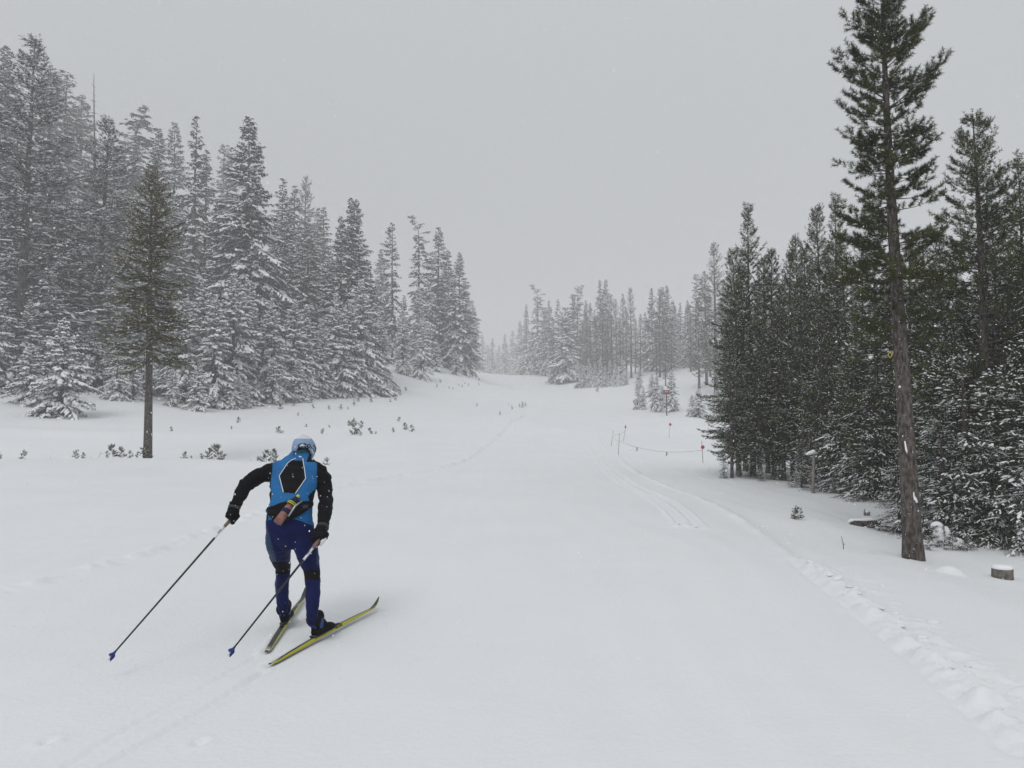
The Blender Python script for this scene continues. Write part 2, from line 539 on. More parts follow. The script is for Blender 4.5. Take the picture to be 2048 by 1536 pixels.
clods = [clod_mesh(i) for i in range(6)]
rng = np.random.default_rng(5)
def put_clod(x, y, s):
    o = bpy.data.objects.new('snow_clod', clods[rng.integers(6)])
    COL.objects.link(o); o.parent = ground
    o.location = (x, y, gz(x, y) + 0.02 * s)
    o.rotation_euler = (rng.uniform(-.3, .3), rng.uniform(-.3, .3), rng.uniform(0, 6.28))
    o.scale = (s, s * rng.uniform(.7, 1.1), s * rng.uniform(.6, .9))
for (u, v, w) in [(1763, 1174, 13), (1865, 1246, 22), (1757, 1157, 6), (1700, 1184, 16), (1620, 1135, 14), (1593, 1114, 10), (1607, 1112, 6), (1640, 1142, 16), (1655, 1146, 10), (1675, 1168, 24),
                  (1712, 1188, 14), (1720, 1204, 14), (1748, 1210, 10), (1790, 1228, 12), (1797, 1240, 8), (1845, 1282, 24), (1800, 1258, 20), (1856, 1268, 10), (1875, 1272, 8), (1870, 1292, 8),
                  (1910, 1202, 6), (1938, 1306, 8), (1935, 1340, 14), (1895, 1322, 18), (1875, 1338, 20), (2027, 1362, 12), (1985, 1364, 8), (1660, 1162, 14), (1690, 1196, 12), (1738, 1222, 12), (1774, 1250, 10),
                  (2038, 1400, 10), (1950, 1378, 18), (2000, 1420, 16)]:
    p = ground_px(u, v)
    put_clod(p[0], p[1], 0.5 * w / F_PX * p[1] * 1.0)
for k in range(70):
    i = rng.integers(44, 88)
    p = EDGE_R[i] + rng.normal(0, 0.05, 2)
    off = abs(rng.normal(0.10, 0.16))
    put_clod(p[0] + off, p[1] + rng.uniform(-.1, .1), rng.uniform(0.010, 0.032))
for k in range(12):
    e = (TR_L[-1], TR_R[-1])[k % 2]
    put_clod(e[0] + rng.normal(0, .12), e[1] - 0.06 + rng.normal(0, .04), rng.uniform(.012, .028))
for (u, v, w) in [(1231, 888, 7), (1243, 886, 5), (1262, 898, 8), (1283, 924, 9), (1279, 932, 5), (1640, 965, 5)]:
    p = ground_px(u, v)
    put_clod(p[0], p[1], 0.5 * w / F_PX * p[1])

# ------------------------------------------------------------------ conifers
def norm(a):
    return a / (np.linalg.norm(a, axis=-1, keepdims=True) + 1e-12)

def gen_tree(seed, H, R, cb=0.05, prof=None, spacing=0.35, per=5, el=(-0.15, 0.7), droop=0.35, tipup=0.0, sub_sp=0.2, sub_len=0.4, sub_min=0.10,
             t0=0.15, ang=0.9, hang=0.25, nn=10, nl=0.12, nw=0.03, flat=0.5, fwd=0.7, snow=0.5, snow_lo=None, snow_w=0.07, snow_h=0.05, r0=None,
             irr=0.25, bend=None, gap=0.0, one_side=0.0, dead=0, wood_r=0.012, trunk_n=10, lean=(0, 0), flare=0.25, side_bias=None, tuft_from=0.0, spine_snow=0.5, top_bare=0.0, under=0.0, snow_len=0.9, multi=1):
    """returns trunk / crown / snow arrays in metres, base at the origin"""
    g = np.random.default_rng(seed)
    r0 = r0 or 0.011 * H + 0.03
    prof = prof or (lambda h: np.maximum(1 - h, 0.0) ** 0.85 * np.minimum(1, 0.55 + 3.5 * h))
    wob = g.normal(0, 1, 4)
    def axis(z):
        q = z / H
        x = lean[0] * z + 0.006 * H * (wob[0] * np.sin(3 * q + wob[1]) * q)
        y = lean[1] * z + 0.006 * H * (wob[2] * np.sin(3.4 * q + wob[3]) * q)
        if bend:
            k = np.maximum(0, q - bend[0]) / (1 - bend[0])
            x = x + bend[1] * k ** 2; y = y + bend[2] * k ** 2
        return x, y
    def trad(z):
        q = np.clip(z / H, 0, 1)
        return r0 * ((1 - q) ** 0.8 * 0.97 + 0.03) * (1 + flare * np.exp(-z / (2.2 * r0)))
    # trunk
    zt = H * np.linspace(0, 1, 22) ** 1.15 - 0.0
    zt = np.concatenate([[-0.5], zt])
    ax, ay = axis(np.maximum(zt, 0))
    tr = Parts()
    tr.tube(np.stack([ax, ay, zt], 1), trad(np.maximum(zt, 0)), n=trunk_n)
    # branches
    zb = []
    z = cb * H
    while z < H * (0.995 - top_bare):
        q = (z - cb * H) / (H * (1 - cb))
        k = max(2, int(round(per * (1 - 0.35 * q) + g.normal(0, 0.8))))
        zb += [z + g.uniform(-.5, .5) * spacing for _ in range(k)]
        z += spacing * (1.0 - 0.45 * q) * g.uniform(.7, 1.3)
    zb = np.clip(np.array(zb), 0.02 * H, 0.99 * H)
    nb = len(zb)
    q = np.clip((zb - cb * H) / (H * (1 - cb)), 0, 1)
    az = g.uniform(0, 2 * np.pi, nb)
    L = R * prof(q) * np.clip(1 + irr * g.normal(0, 1, nb), 0.3, 1.8) + 0.03 * R
    if side_bias is not None:
        L *= 1 + side_bias[0] * np.cos(az - side_bias[1])
    if gap > 0:
        keep = g.uniform(0, 1, nb) > gap * (1 - 0.6 * q)
        zb, q, az, L = zb[keep], q[keep], az[keep], L[keep]
        nb = len(zb)
    e = el[0] + (el[1] - el[0]) * q ** 1.6 + g.normal(0, 0.13, nb)
    dr = droop * (1 - 0.6 * q) * g.uniform(.6, 1.4, nb)
    bx, by = axis(zb)
    rd = np.stack([np.cos(az), np.sin(az), np.zeros(nb)], 1)
    sd = np.stack([-np.sin(az), np.cos(az), np.zeros(nb)], 1)
    sw = g.normal(0, 0.12, nb)
    base = np.stack([bx, by, zb], 1)
    up = np.array([0, 0, 1.0])
    def spine(b, t):
        h = L[b] * np.cos(e[b]) * t
        zz = L[b] * (np.sin(e[b]) * t - dr[b] * t ** 2 + tipup * t ** 3)
        return base[b] + rd[b] * h[:, None] + sd[b] * (sw[b] * L[b] * t ** 2)[:, None] + up * zz[:, None]
    def tang(b, t):
        return norm(spine(b, t + 0.02) - spine(b, t - 0.02))
    # wood of the branches: three-sided tapering tubes
    mseg = 5
    ts = np.linspace(0, 1, mseg)
    pts = np.stack([spine(np.arange(nb), np.full(nb, t)) for t in ts], 1)
    wr = np.clip(wood_r * L, 0.003, 0.05)[:, None] * (1.05 - ts)[None]
    a3 = np.array([0, 2.1, 4.2])
    ring = np.cos(a3)[None, None, :, None] * sd[:, None, None, :] + np.sin(a3)[None, None, :, None] * up
    W = pts[:, :, None, :] + ring * wr[:, :, None, None]
    idx = np.arange(nb * mseg * 3).reshape(nb, mseg, 3)
    q1 = np.stack([idx[:, :-1, :], np.roll(idx, -1, 2)[:, :-1, :], np.roll(idx, -1, 2)[:, 1:, :], idx[:, 1:, :]], -1).reshape(-1, 4)
    tr.add(W.reshape(-1, 3), q1)
    if dead:
        db = Parts()
        for _ in range(dead):
            zz = g.uniform(0.06, max(cb, .12)) * H
            a = g.uniform(0, 6.28); l = g.uniform(.3, .9) * R * 0.7
            x0, y0 = axis(zz)
            p0 = np.array([x0, y0, zz]); d = np.array([math.cos(a), math.sin(a), g.uniform(-.5, .1)])
            tr.tube([p0, p0 + d * l * .5 + [0, 0, -.02], p0 + d * l + [0, 0, -.12 * l]], [.012, .008, .003], n=3)
    # side twigs
    cnt = np.maximum(2, (2 * L * (1 - t0) / sub_sp + g.uniform(0, 1, nb)).astype(int))
    b = np.repeat(np.arange(nb), cnt)
    n = len(b)
    t = t0 + (1 - t0) * g.uniform(0, 1, n) ** 0.85
    side = np.where(g.uniform(0, 1, n) < .5, -1.0, 1.0)
    l = sub_min * g.uniform(.7, 1.3, n) + sub_len * L[b] * (1.02 - t) * g.uniform(.6, 1.2, n)
    T = tang(b, t)
    aa = ang * g.uniform(.6, 1.2, n)
    D = T * np.cos(aa)[:, None] + sd[b] * (side * np.sin(aa))[:, None] + up * g.normal(0, .18, n)[:, None]
    tip_b = np.arange(nb); tip_t = np.full(nb, .97)
    p0 = np.concatenate([spine(b, t), spine(tip_b, tip_t)])
    D = norm(np.concatenate([D, tang(tip_b, tip_t)]))
    l = np.concatenate([l, np.full(nb, sub_min * 1.3)])
    bb = np.concatenate([b, tip_b])
    tq = np.concatenate([t, tip_t])
    # leader
    tx, ty = axis(np.array([H * 0.97]))
    p0 = np.concatenate([p0, [[tx[0], ty[0], H * .97]]]); D = np.concatenate([D, [[0.03, 0.02, 1.0]]])
    l = np.concatenate([l, [H * .03 + sub_min]]); bb = np.concatenate([bb, [nb - 1]]); tq = np.concatenate([tq, [1.0]])
    n = len(l)
    def twig(i, s):
        return p0[i] + D[i] * (l[i] * s)[:, None] - up * (hang * l[i] * s ** 2)[:, None]
    # needles
    cn = np.maximum(3, (nn * l / (sub_min + 0.15) + g.uniform(0, 1, n)).astype(int))
    ni = np.repeat(np.arange(n), cn)
    k = len(ni)
    s = tuft_from + (1.05 - tuft_from) * g.uniform(0, 1, k)
    q0 = twig(ni, s)
    Dn = norm(twig(ni, s + .05) - twig(ni, s - .05))
    S1 = norm(np.cross(Dn, up) + 1e-3)
    S2 = np.cross(S1, Dn)
    th = g.uniform(0, 2 * np.pi, k)
    th = np.where((g.uniform(0, 1, k) < under) & (np.sin(th) > 0), -th, th)
    rdir = S1 * np.cos(th)[:, None] + S2 * (np.sin(th) * (1 - flat))[:, None]
    f = fwd * g.uniform(.5, 1.3, k)
    nd = norm(Dn * f[:, None] + rdir)
    ln = nl * g.uniform(.7, 1.25, k)
    pw = norm(np.cross(nd, g.normal(0, 1, (k, 3)))) * (nw * .5)
    NV = np.empty((k, 3, 3))
    NV[:, 0] = q0 + pw; NV[:, 1] = q0 - pw; NV[:, 2] = q0 + nd * ln[:, None]
    # snow lying on twigs and boughs
    hq = np.clip(q0[:, 2] / H, 0, 1)
    tqn = np.clip(p0[:, 2] / H, 0, 1)
    lo = snow if snow_lo is None else snow_lo
    ps = lo + (snow - lo) * tqn
    pick = np.concatenate([np.nonzero(g.uniform(0, 1, n) < ps)[0] for _ in range(multi)])
    m = len(pick)
    sc = g.uniform(.6, 1.35, m)
    if snow_len > .8:
        sm = np.full(m, .5)
    else:
        sm = g.uniform(.25, .85, m)
    c = twig(pick, sm) + up * (snow_h * .35)
    dl = (twig(pick, np.full(m, .95)) - twig(pick, np.full(m, .05))) * (snow_len * g.uniform(.7, 1.15, m))[:, None]
    def lumps(c, dl, w, h):
        m = len(c)
        dn = norm(dl)
        sx = norm(np.cross(dn, up) + 1e-3)
        A = np.empty((m, 8, 3))
        A[:, 0] = c - dl * .5; A[:, 1] = c + dl * .5 - up * (h * .2)[:, None]
        j = dl * g.uniform(-.15, .15, (m, 1))
        A[:, 2] = c + j - dl * .22 + sx * w[:, None]; A[:, 3] = c + j - dl * .22 - sx * w[:, None]
        A[:, 4] = c + j + dl * .22 + sx * w[:, None]; A[:, 5] = c + j + dl * .22 - sx * w[:, None]
        A[:, 6] = c + j + up * h[:, None] - dl * .15; A[:, 7] = c + j + up * (h * .9)[:, None] + dl * .18
        f = np.array([[0, 2, 6], [0, 6, 3], [0, 3, 2], [1, 7, 4], [1, 5, 7], [1, 4, 5], [2, 4, 7], [2, 7, 6], [3, 6, 7], [3, 7, 5]])
        return A.reshape(-1, 3), (np.arange(m)[:, None, None] * 8 + f[None]).reshape(-1, 3)
    SV, SF = lumps(c, dl, snow_w * .5 * sc, snow_h * sc)
    sp = Parts().add(SV, None, SF)
    if spine_snow > 0:
        nb2 = np.repeat(np.arange(nb), 4)
        tt = np.tile([.3, .52, .74, .93], nb) + g.uniform(-.08, .08, 4 * nb)
        pk = g.uniform(0, 1, 4 * nb) < spine_snow * (lo + (snow - lo) * np.clip(base[nb2, 2] / H, 0, 1)) * 1.3
        nb2, tt = nb2[pk], tt[pk]
        c = spine(nb2, tt) + up * snow_h * .3
        dl = (spine(nb2, tt + .1) - spine(nb2, tt - .1)) * g.uniform(.7, 1.2, (len(tt), 1))
        sc = g.uniform(.7, 1.4, len(tt))
        SV, SF = lumps(c, dl, snow_w * .7 * sc, snow_h * 1.1 * sc)
        sp.add(SV, None, SF)
    return dict(H=H, trunk=tr, needles=NV.reshape(-1, 3), snow=sp)

TRI = [0]
def tree_meshes(name, g, mat, bark):
    k = len(g['needles']) // 3
    crown = np_mesh(name + '_crown', g['needles'], np.arange(3 * k).reshape(-1, 3), False, [mat])
    trunk = g['trunk'].mesh(name + '_trunk', [bark], True)
    sn = g['snow'].mesh(name + '_snow', [M['snow_tree']], True) if g['snow'].n else None
    TRI[0] += k + (len(sn.polygons) if sn else 0) + 2 * len(trunk.polygons)
    return dict(H=g['H'], crown=crown, trunk=trunk, snow=sn)

def fir_prof(p=0.85, low=0.6):
    return lambda h: np.maximum(1 - h, 0.0) ** p * np.minimum(1, low + 3.0 * h)

PR = {}
# snow-laden hemlocks and firs of the left slope (seen at 45-100 m)
fir_kw = dict(el=(-0.25, 0.75), droop=0.38, tipup=0.05, sub_sp=0.17, sub_len=0.42, sub_min=0.16, nn=11, nl=0.15, nw=0.045, hang=0.45, ang=0.8,
              flat=0.45, under=.85, snow=0.45, snow_lo=0.95, snow_w=0.19, snow_h=0.09, spacing=0.42, per=6, irr=0.24, cb=0.04)
for i in range(3):
    PR['fir%d' % i] = tree_meshes('fir', gen_tree(100 + i, 20, 3.3 + .3 * i, prof=fir_prof(.8), **fir_kw), M['fir'], M['bark_grey'])
kw = dict(fir_kw, per=5, spacing=.40, irr=.3, snow=.4, snow_lo=.85)
for i in range(3):
    PR['spire%d' % i] = tree_meshes('spire', gen_tree(120 + i, 18, 1.75 + .15 * i, prof=fir_prof(.7), **kw), M['fir'], M['bark_grey'])
# young firs plastered white along the forest edge
kw = dict(fir_kw, spacing=.26, per=6, sub_sp=.12, sub_min=.12, nl=.10, nw=.032, snow=.75, snow_lo=.92, snow_w=.13, snow_h=.07, cb=.01, nn=8)
for i in range(4):
    PR['young%d' % i] = tree_meshes('young', gen_tree(140 + i, 8.5, 1.75 + .12 * i, prof=fir_prof(.75, .75), **kw), M['fir_frost'], M['bark_grey'])
kw = dict(kw, spacing=.17, sub_sp=.085, sub_min=.08, nl=.07, nw=.022, snow_w=.075, snow_h=.05)
for i in range(2):
    PR['little%d' % i] = tree_meshes('little', gen_tree(160 + i, 3.6, .95 + .1 * i, prof=fir_prof(.75, .8), **kw), M['fir_frost'], M['bark_grey'])
# open-grown pines of the left slope
pk = dict(el=(-0.25, 0.9), droop=0.10, tipup=0.22, sub_sp=0.20, sub_len=0.35, sub_min=0.22, nn=12, nl=0.14, nw=0.030, hang=0.0, ang=0.75, flat=0.1, fwd=.9, tuft_from=.15,
          spacing=0.42, per=5, irr=0.33, under=.6, snow=0.32, snow_lo=0.85, snow_w=0.17, snow_h=0.085, cb=0.06, wood_r=.016)
pprof = lambda h: np.maximum(1 - h, 0.0) ** 0.7 * np.minimum(1, 0.65 + 2.5 * h)
for i in range(2):
    PR['snowpine%d' % i] = tree_meshes('snowpine', gen_tree(180 + i, 21, 3.3, prof=pprof, **pk), M['fir'], M['bark_grey'])
# one-sided and broken old hemlocks by the far bend
kw = dict(fir_kw, irr=.4, gap=.35, per=5, snow=.25, snow_lo=.5, cb=.12)
for i, (bd, R) in enumerate((((.86, -1.6, 0), 1.9), ((.84, 1.3, .2), 2.2), (None, 1.9))):
    PR['ragged%d' % i] = tree_meshes('ragged', gen_tree(200 + i, 18, R, prof=fir_prof(.55, .7), bend=bd, side_bias=(.35, 3.0 * i), **kw), M['fir'], M['bark_grey'])
# lodgepole pines of the far stand: slim, bare-stemmed
lk = dict(el=(-0.35, 0.95), droop=0.05, tipup=0.28, sub_sp=0.18, sub_len=0.30, sub_min=0.18, nn=11, nl=0.13, nw=0.030, hang=0.0, ang=0.7, flat=0.1, fwd=.9,
          spacing=0.38, per=5, irr=0.3, snow=0.22, snow_lo=0.42, snow_w=0.085, snow_h=0.05, cb=0.16, wood_r=.014)
lprof = lambda h: np.maximum(1 - h, 0.0) ** 0.6 * np.minimum(1, 0.7 + 2 * h)
for i in range(3):
    PR['farpine%d' % i] = tree_meshes('farpine', gen_tree(220 + i, 16, 1.55 + .2 * i, prof=lprof, **lk), M['pine_frost'], M['bark_grey'])
# the near stand at 20-30 m
nk = dict(el=(-0.45, 1.0), droop=0.03, tipup=0.28, sub_sp=0.085, sub_len=0.34, sub_min=0.085, nn=21, nl=0.068, nw=0.014, hang=0.0, ang=0.75, flat=0.05, fwd=.85,
          spacing=0.20, per=7, irr=0.34, snow=0.20, snow_lo=0.36, snow_w=0.036, snow_h=0.026, snow_len=.7, multi=1, cb=0.15, wood_r=.013, dead=10, r0=.10, spine_snow=.3)
nprof = lambda h: (np.maximum(1 - h, 0.0) ** 0.9 * 0.88 + 0.12) * np.minimum(1, 0.75 + 2 * h)
for i in range(4):
    PR['stand%d' % i] = tree_meshes('stand', gen_tree(240 + i, 9, 1.12 + .1 * (i % 3), prof=nprof, **dict(nk, cb=.15 if i % 2 else .10)), M['pine'], M['bark'])
# snowy young firs standing under the near pines
kw = dict(fir_kw, spacing=.16, per=6, sub_sp=.062, sub_len=.42, sub_min=.06, nl=.042, nw=.010, nn=11, snow=.30, snow_lo=.48, snow_w=.024, snow_h=.018, snow_len=.65, multi=1, under=.6, cb=.02, hang=.25, droop=.22)
for i in range(3):
    PR['underfir%d' % i] = tree_meshes('underfir', gen_tree(260 + i, 3.4, .95 + .12 * i, prof=fir_prof(.7, .8), **kw), M['pine_frost'], M['bark'])
print('tris so far', TRI[0])

def top_of(u, v, d):
    return P(u, v, d)

TREES = []
def place(kind, u, d, topv, name, label, cat='tree', group=None, wide=1.0, rz=None, sink=0.0):
    pr = PR[kind]
    p = PD(u, topv, d)
    z = gz(p.x, p.y)
    H = p.z - z + sink
    s = H / pr['H']
    k = len(TREES)
    root = empty(name, (p.x, p.y, z - sink))
    root.rotation_euler = (0, 0, (k * 2.399) % 6.283 if rz is None else rz)
    root.scale = (s * wide, s * wide, s)
    for nm in ('trunk', 'crown', 'snow'):
        if pr[nm] is not None:
            o = mesh_obj({'snow': 'snow_cover'}.get(nm, nm), pr[nm], root)
            if nm != 'trunk': o['kind'] = 'stuff'
    tag(root, label, cat, group)
    TREES.append(root)
    return root

ORD = ['first', 'second', 'third', 'fourth', 'fifth', 'sixth', 'seventh', 'eighth', 'ninth', 'tenth', 'eleventh', 'twelfth', 'thirteenth', 'fourteenth', 'fifteenth', 'sixteenth',
       'seventeenth', 'eighteenth', 'nineteenth', 'twentieth']
TENS = {20: 'twenty', 30: 'thirty', 40: 'forty', 50: 'fifty', 60: 'sixty'}
def ordinal(i):
    if i < 20: return ORD[i]
    n = i + 1
    t, r = n // 10 * 10, n % 10
    return (TENS[t] + '-' + ORD[r - 1]) if r else {30: 'thirtieth', 40: 'fortieth', 50: 'fiftieth', 60: 'sixtieth'}[t]

def row(items, name, phrase, cat, group):
    """items (kind, u, d, topv[, wide]); labelled by their place in the row, left to right"""
    for i, it in enumerate(sorted(items, key=lambda q: q[1])):
        place(it[0], it[1], it[2], it[3], name, phrase.format(ordinal(i)), cat, group, it[4] if len(it) > 4 else 1.0)

# ------------------------------------------------------------------ left slope
place('snowpine0', 65, 49, 78, 'pine_tree', 'tall open-crowned pine, highest treetop at the far left', wide=1.2)
place('snowpine1', 213, 51, 238, 'pine_tree', 'dark-topped snowy pine left of the lone olive pine', wide=1.15)
place('fir1', 500, 62, 232, 'fir_tree', 'massive broad fir towering over the middle of the left forest', wide=1.05)
place('spire0', 393, 70, 232, 'fir_tree', 'needle-thin spire fir left of the massive broad fir', wide=.95)
place('spire1', 414, 71, 300, 'fir_tree', 'lower thin spire fir just right of the needle-thin spire', wide=.9)
place('fir0', 703, 66, 396, 'fir_tree', 'left tip of the twin-topped dark fir near the slope end', wide=.95)
place('fir2', 714, 66.5, 400, 'fir_tree', 'right tip of the twin-topped dark fir near the slope end', wide=.85)
place('ragged2', 787, 80, 447, 'fir_tree', 'thin lopsided fir with bare stem standing apart past the slope', wide=.9)
place('ragged0', 838, 88, 431, 'fir_tree', 'tall ragged fir with drooping tip, left of the far dark clump', wide=1.0)
place('spire2', 875, 92, 455, 'fir_tree', 'tallest fir of the dark clump beside the trail bend', wide=1.25)
place('fir0', 897, 95, 500, 'fir_tree', 'middle fir of the dark clump beside the trail bend', wide=.9)
place('fir2', 920, 91, 505, 'fir_tree', 'dense low-skirted fir ending the left forest at the trail bend', wide=.95)
row([('fir1', -20, 74, 110, 1.20), ('fir0', 15, 77, 95, 1.20), ('fir2', 105, 82, 135, 1.20), ('ragged2', 140, 92, 150, 1.56), ('fir1', 165, 96, 190, 1.20), ('fir0', 245, 94, 300, 1.08), ('ragged1', 276, 90, 228, 1.80),
     ('fir2', 320, 78, 260, 0.96), ('fir0', 350, 90, 243, 0.96), ('ragged2', 445, 105, 290, 1.20), ('spire2', 455, 100, 310, 1.20), ('spire0', 566, 82, 356, 1.32), ('spire1', 590, 86, 370, 1.20), ('snowpine0', 612, 92, 354, 0.84),
     ('spire2', 638, 96, 416, 1.20), ('spire0', 648, 92, 414, 1.32), ('fir1', 762, 112, 500, 1.08), ('spire1', 772, 105, 545, 1.20), ('spire0', 945, 125, 600, 1.44), ('fir2', 935, 118, 585, 0.84)],
    'fir_tree', '{} treetop from the left in the misty back rank of the left forest', 'tree', 'misty back rank of the left forest')
row([('fir2', -40, 55, 300, 1.20), ('fir0', 20, 58, 330, 1.20), ('spire1', 110, 60, 330, 1.56), ('fir1', 150, 56, 400, 1.20), ('fir0', 260, 64, 420, 1.20), ('spire0', 300, 60, 380, 1.44), ('fir2', 345, 66, 400, 1.20), ('spire2', 440, 68, 400, 1.44),
     ('fir0', 462, 64, 430, 0.96), ('fir1', 545, 68, 470, 0.96), ('fir2', 575, 70, 420, 1.02), ('spire0', 598, 72, 470, 1.44), ('fir0', 617, 68, 432, 0.96), ('spire1', 655, 70, 520, 1.44), ('fir1', 683, 66, 432, 0.84), ('fir0', 660, 64, 500, 0.90),
     ('spire2', 735, 70, 520, 1.56), ('spire0', 808, 84, 590, 1.56), ('ragged1', 850, 93, 560, 1.20), ('fir2', 880, 98, 560, 0.96)],
    'fir_tree', '{} from the left of the mid-height snowy firs inside the left forest', 'tree', 'mid-height firs inside the left forest')
row([('young0', -10, 47, 560), ('young1', 60, 48, 600), ('young2', 185, 50, 610), ('young3', 235, 50, 640), ('young0', 290, 51, 660), ('young1', 340, 52, 640), ('young2', 372, 51, 590), ('young3', 408, 53, 560), ('young0', 432, 51, 590),
     ('young1', 470, 53, 548, 1.1), ('young2', 497, 55, 560), ('young3', 545, 55, 598, .9), ('young0', 590, 57, 600), ('young2', 612, 58, 610), ('young1', 645, 59, 640), ('young3', 672, 60, 590), ('young0', 700, 61, 600), ('young2', 722, 62, 560, 1.1),
     ('young1', 748, 64, 608), ('young3', 765, 65, 650, .9), ('young1', 690, 60, 680), ('young2', 520, 56, 660), ('young0', 110, 49, 560, 1.1)],
    'young_fir', '{} from the left of the white-plastered young firs fronting the left forest', 'tree', 'white-plastered young firs fronting the left forest')
place('little0', 128, 43.5, 640, 'young_fir', 'bushy drooping young fir in front of the forest at far left', wide=1.25)
place('little1', 62, 45, 690, 'young_fir', 'squat snowy young fir left of the bushy drooping one', wide=1.3)
place('little1', 398, 49, 730, 'young_fir', 'small snowy fir leaning out beyond the lone olive pine', wide=1.1)
row([('little0', 236, 48, 700), ('little1', 268, 49, 720), ('little0', 345, 49, 740), ('little1', 462, 51, 745), ('little0', 478, 51.5, 752), ('little1', 492, 52, 760), ('little0', 548, 54, 715), ('little1', 598, 56, 720), ('little0', 655, 59, 725), ('little1', 745, 63, 700, 1.3)],
    'young_fir', '{} from the left of the knee-high firs under the left forest edge', 'tree', 'knee-high firs under the left forest edge')
place('little0', 843, 76, 640, 'young_fir', 'slim young fir on the open slope past the forest corner', wide=.8)
place('young2', 838, 84, 575, 'young_fir', 'young fir behind the slim one on the open slope', wide=.9)
place('little1', 872, 84, 680, 'young_fir', 'short young fir in front of the dark clump', wide=1.0)
place('young1', 806, 76, 620, 'young_fir', 'snowy young fir under the thin lopsided fir', wide=.8)
place('little1', 912, 86, 702, 'young_fir', 'lowest young fir at the foot of the low-skirted fir', wide=1.0)

# dead snag with bare stubs
def snag(seed, H, r0, n, lean=0.0):
    g = np.random.default_rng(seed)
    pt = Parts()
    zt = np.concatenate([[-.5], np.linspace(0, H, 14)])
    pt.tube([(lean * z, 0.02 * H * math.sin(z / H * 4), z) for z in zt], [r0 * (1 - .93 * max(z, 0) / H) for z in zt], n=8)
    for _ in range(n):
        z = H * g.uniform(.3, .97); a = g.uniform(0, 6.28)
        l = g.uniform(.3, 1.0) * 3.6 * (1.05 - z / H) + .15
        d = np.array([math.cos(a), math.sin(a), g.uniform(-.5, .05)])
        p = np.array([lean * z, 0.02 * H * math.sin(z / H * 4), z])
        pt.tube([p, p + d * l * .5, p + d * l + [0, 0, .18 * l]], [.05, .035, .012], n=4)
    return pt
p = PD(192, 150, 74)
z0 = gz(p.x, p.y)
sn = empty('dead_tree', (p.x, p.y, z0)); tag(sn, 'bare dead snag with stub branches poking above the left forest', 'dead tree')
mesh_obj('trunk', snag(7, p.z - z0, .42, 60).mesh('snag_trunk', [M['bark_grey']]), sn)

# lone olive pine left of the skier
PR['lone'] = tree_meshes('lone', gen_tree(301, 12.2, 1.65, cb=.36, prof=lambda h: np.maximum(1 - h, 0) ** .62 * np.minimum(1, .72 + 1.6 * h) , el=(-.35, .8), droop=.06, tipup=.20, sub_sp=.085, sub_len=.36, sub_min=.10, nn=20,
    nl=.080, nw=.017, hang=.0, ang=.75, flat=.1, fwd=.85, spacing=.22, per=6, irr=.22, snow=.30, snow_lo=.40, snow_w=.05, snow_h=.03, wood_r=.014, r0=.175, flare=.12, lean=(-.008, 0), trunk_n=14), M['olive'], M['bark'])
place('lone', 311, 30.6, 338, 'pine_tree', 'lone olive pine with long bare trunk on the open snow left of skier', rz=0.0)

# ------------------------------------------------------------------ far end and right middle distance
row([('spire0', 965, 215, 668, 1.2), ('spire1', 985, 200, 676, 1.2), ('fir0', 1010, 205, 668, .9), ('spire2', 1026, 225, 662, 1.3), ('fir1', 1040, 190, 640, .8), ('spire0', 998, 230, 690, 1.5), ('fir2', 950, 190, 690, .8), ('spire1', 975, 235, 690, 1.5), ('spire2', 1055, 180, 650, 1.3)],
    'far_fir', '{} from the left of the faintest firs fading into fog at trail end', 'tree', 'faintest firs at the trail end')
place('spire1', 1053, 152, 608, 'fir_tree', 'narrow fir at the left end of the right-hand misty trees', wide=.9)
place('ragged0', 1075, 141, 568, 'fir_tree', 'crook-topped ragged fir leaning left beside the trail end', wide=1.15, rz=0.0)
place('ragged1', 1153, 128, 570, 'fir_tree', 'crook-topped fir bent right, behind the snowy conical fir', wide=1.1, rz=0.0)
place('young3', 1131, 108, 615, 'fir_tree', 'snowy conical fir standing out on the right bank of the trail', wide=1.05)
place('fir0', 1200, 122, 560, 'fir_tree', 'left of the twin tallest firs in the right-hand misty trees', wide=.75)
place('fir1', 1211, 123, 557, 'fir_tree', 'right of the twin tallest firs in the right-hand misty trees', wide=.7)
place('farpine0', 1261, 104, 577, 'pine_tree', 'slim pine with open crown right of the twin misty firs', wide=.9)
place('farpine1', 1245, 108, 590, 'pine_tree', 'slightly shorter pine touching the slim open-crowned one', wide=.8)
row([('spire2', 1092, 136, 615, 1.2), ('fir2', 1098, 135, 600, .7), ('spire0', 1116, 132, 598, 1.1), ('farpine2', 1106, 120, 640, 1.0), ('spire1', 1147, 130, 590), ('farpine0', 1172, 118, 625), ('farpine1', 1180, 116, 608), ('farpine2', 1192, 112, 640), ('farpine0', 1222, 112, 590), ('farpine1', 1232, 115, 600),
     ('farpine2', 1214, 106, 650, 1.1), ('spire2', 1165, 125, 640, 1.2), ('fir0', 1085, 145, 640, .8), ('farpine1', 1280, 104, 630), ('spire1', 1290, 118, 625, 1.1), ('farpine2', 1270, 112, 640), ('fir2', 1064, 155, 660, .9), ('spire2', 1123, 140, 625, 1.2), ('fir1', 1172, 132, 600, .7), ('farpine0', 1252, 118, 615), ('spire0', 1188, 128, 620, 1.2), ('farpine0', 1160, 112, 660), ('farpine1', 1205, 104, 620), ('farpine2', 1240, 102, 640), ('farpine0', 1136, 125, 625)],
    'misty_tree', '{} from the left among grey misty trees right of the trail end', 'tree', 'grey misty trees right of the trail end')
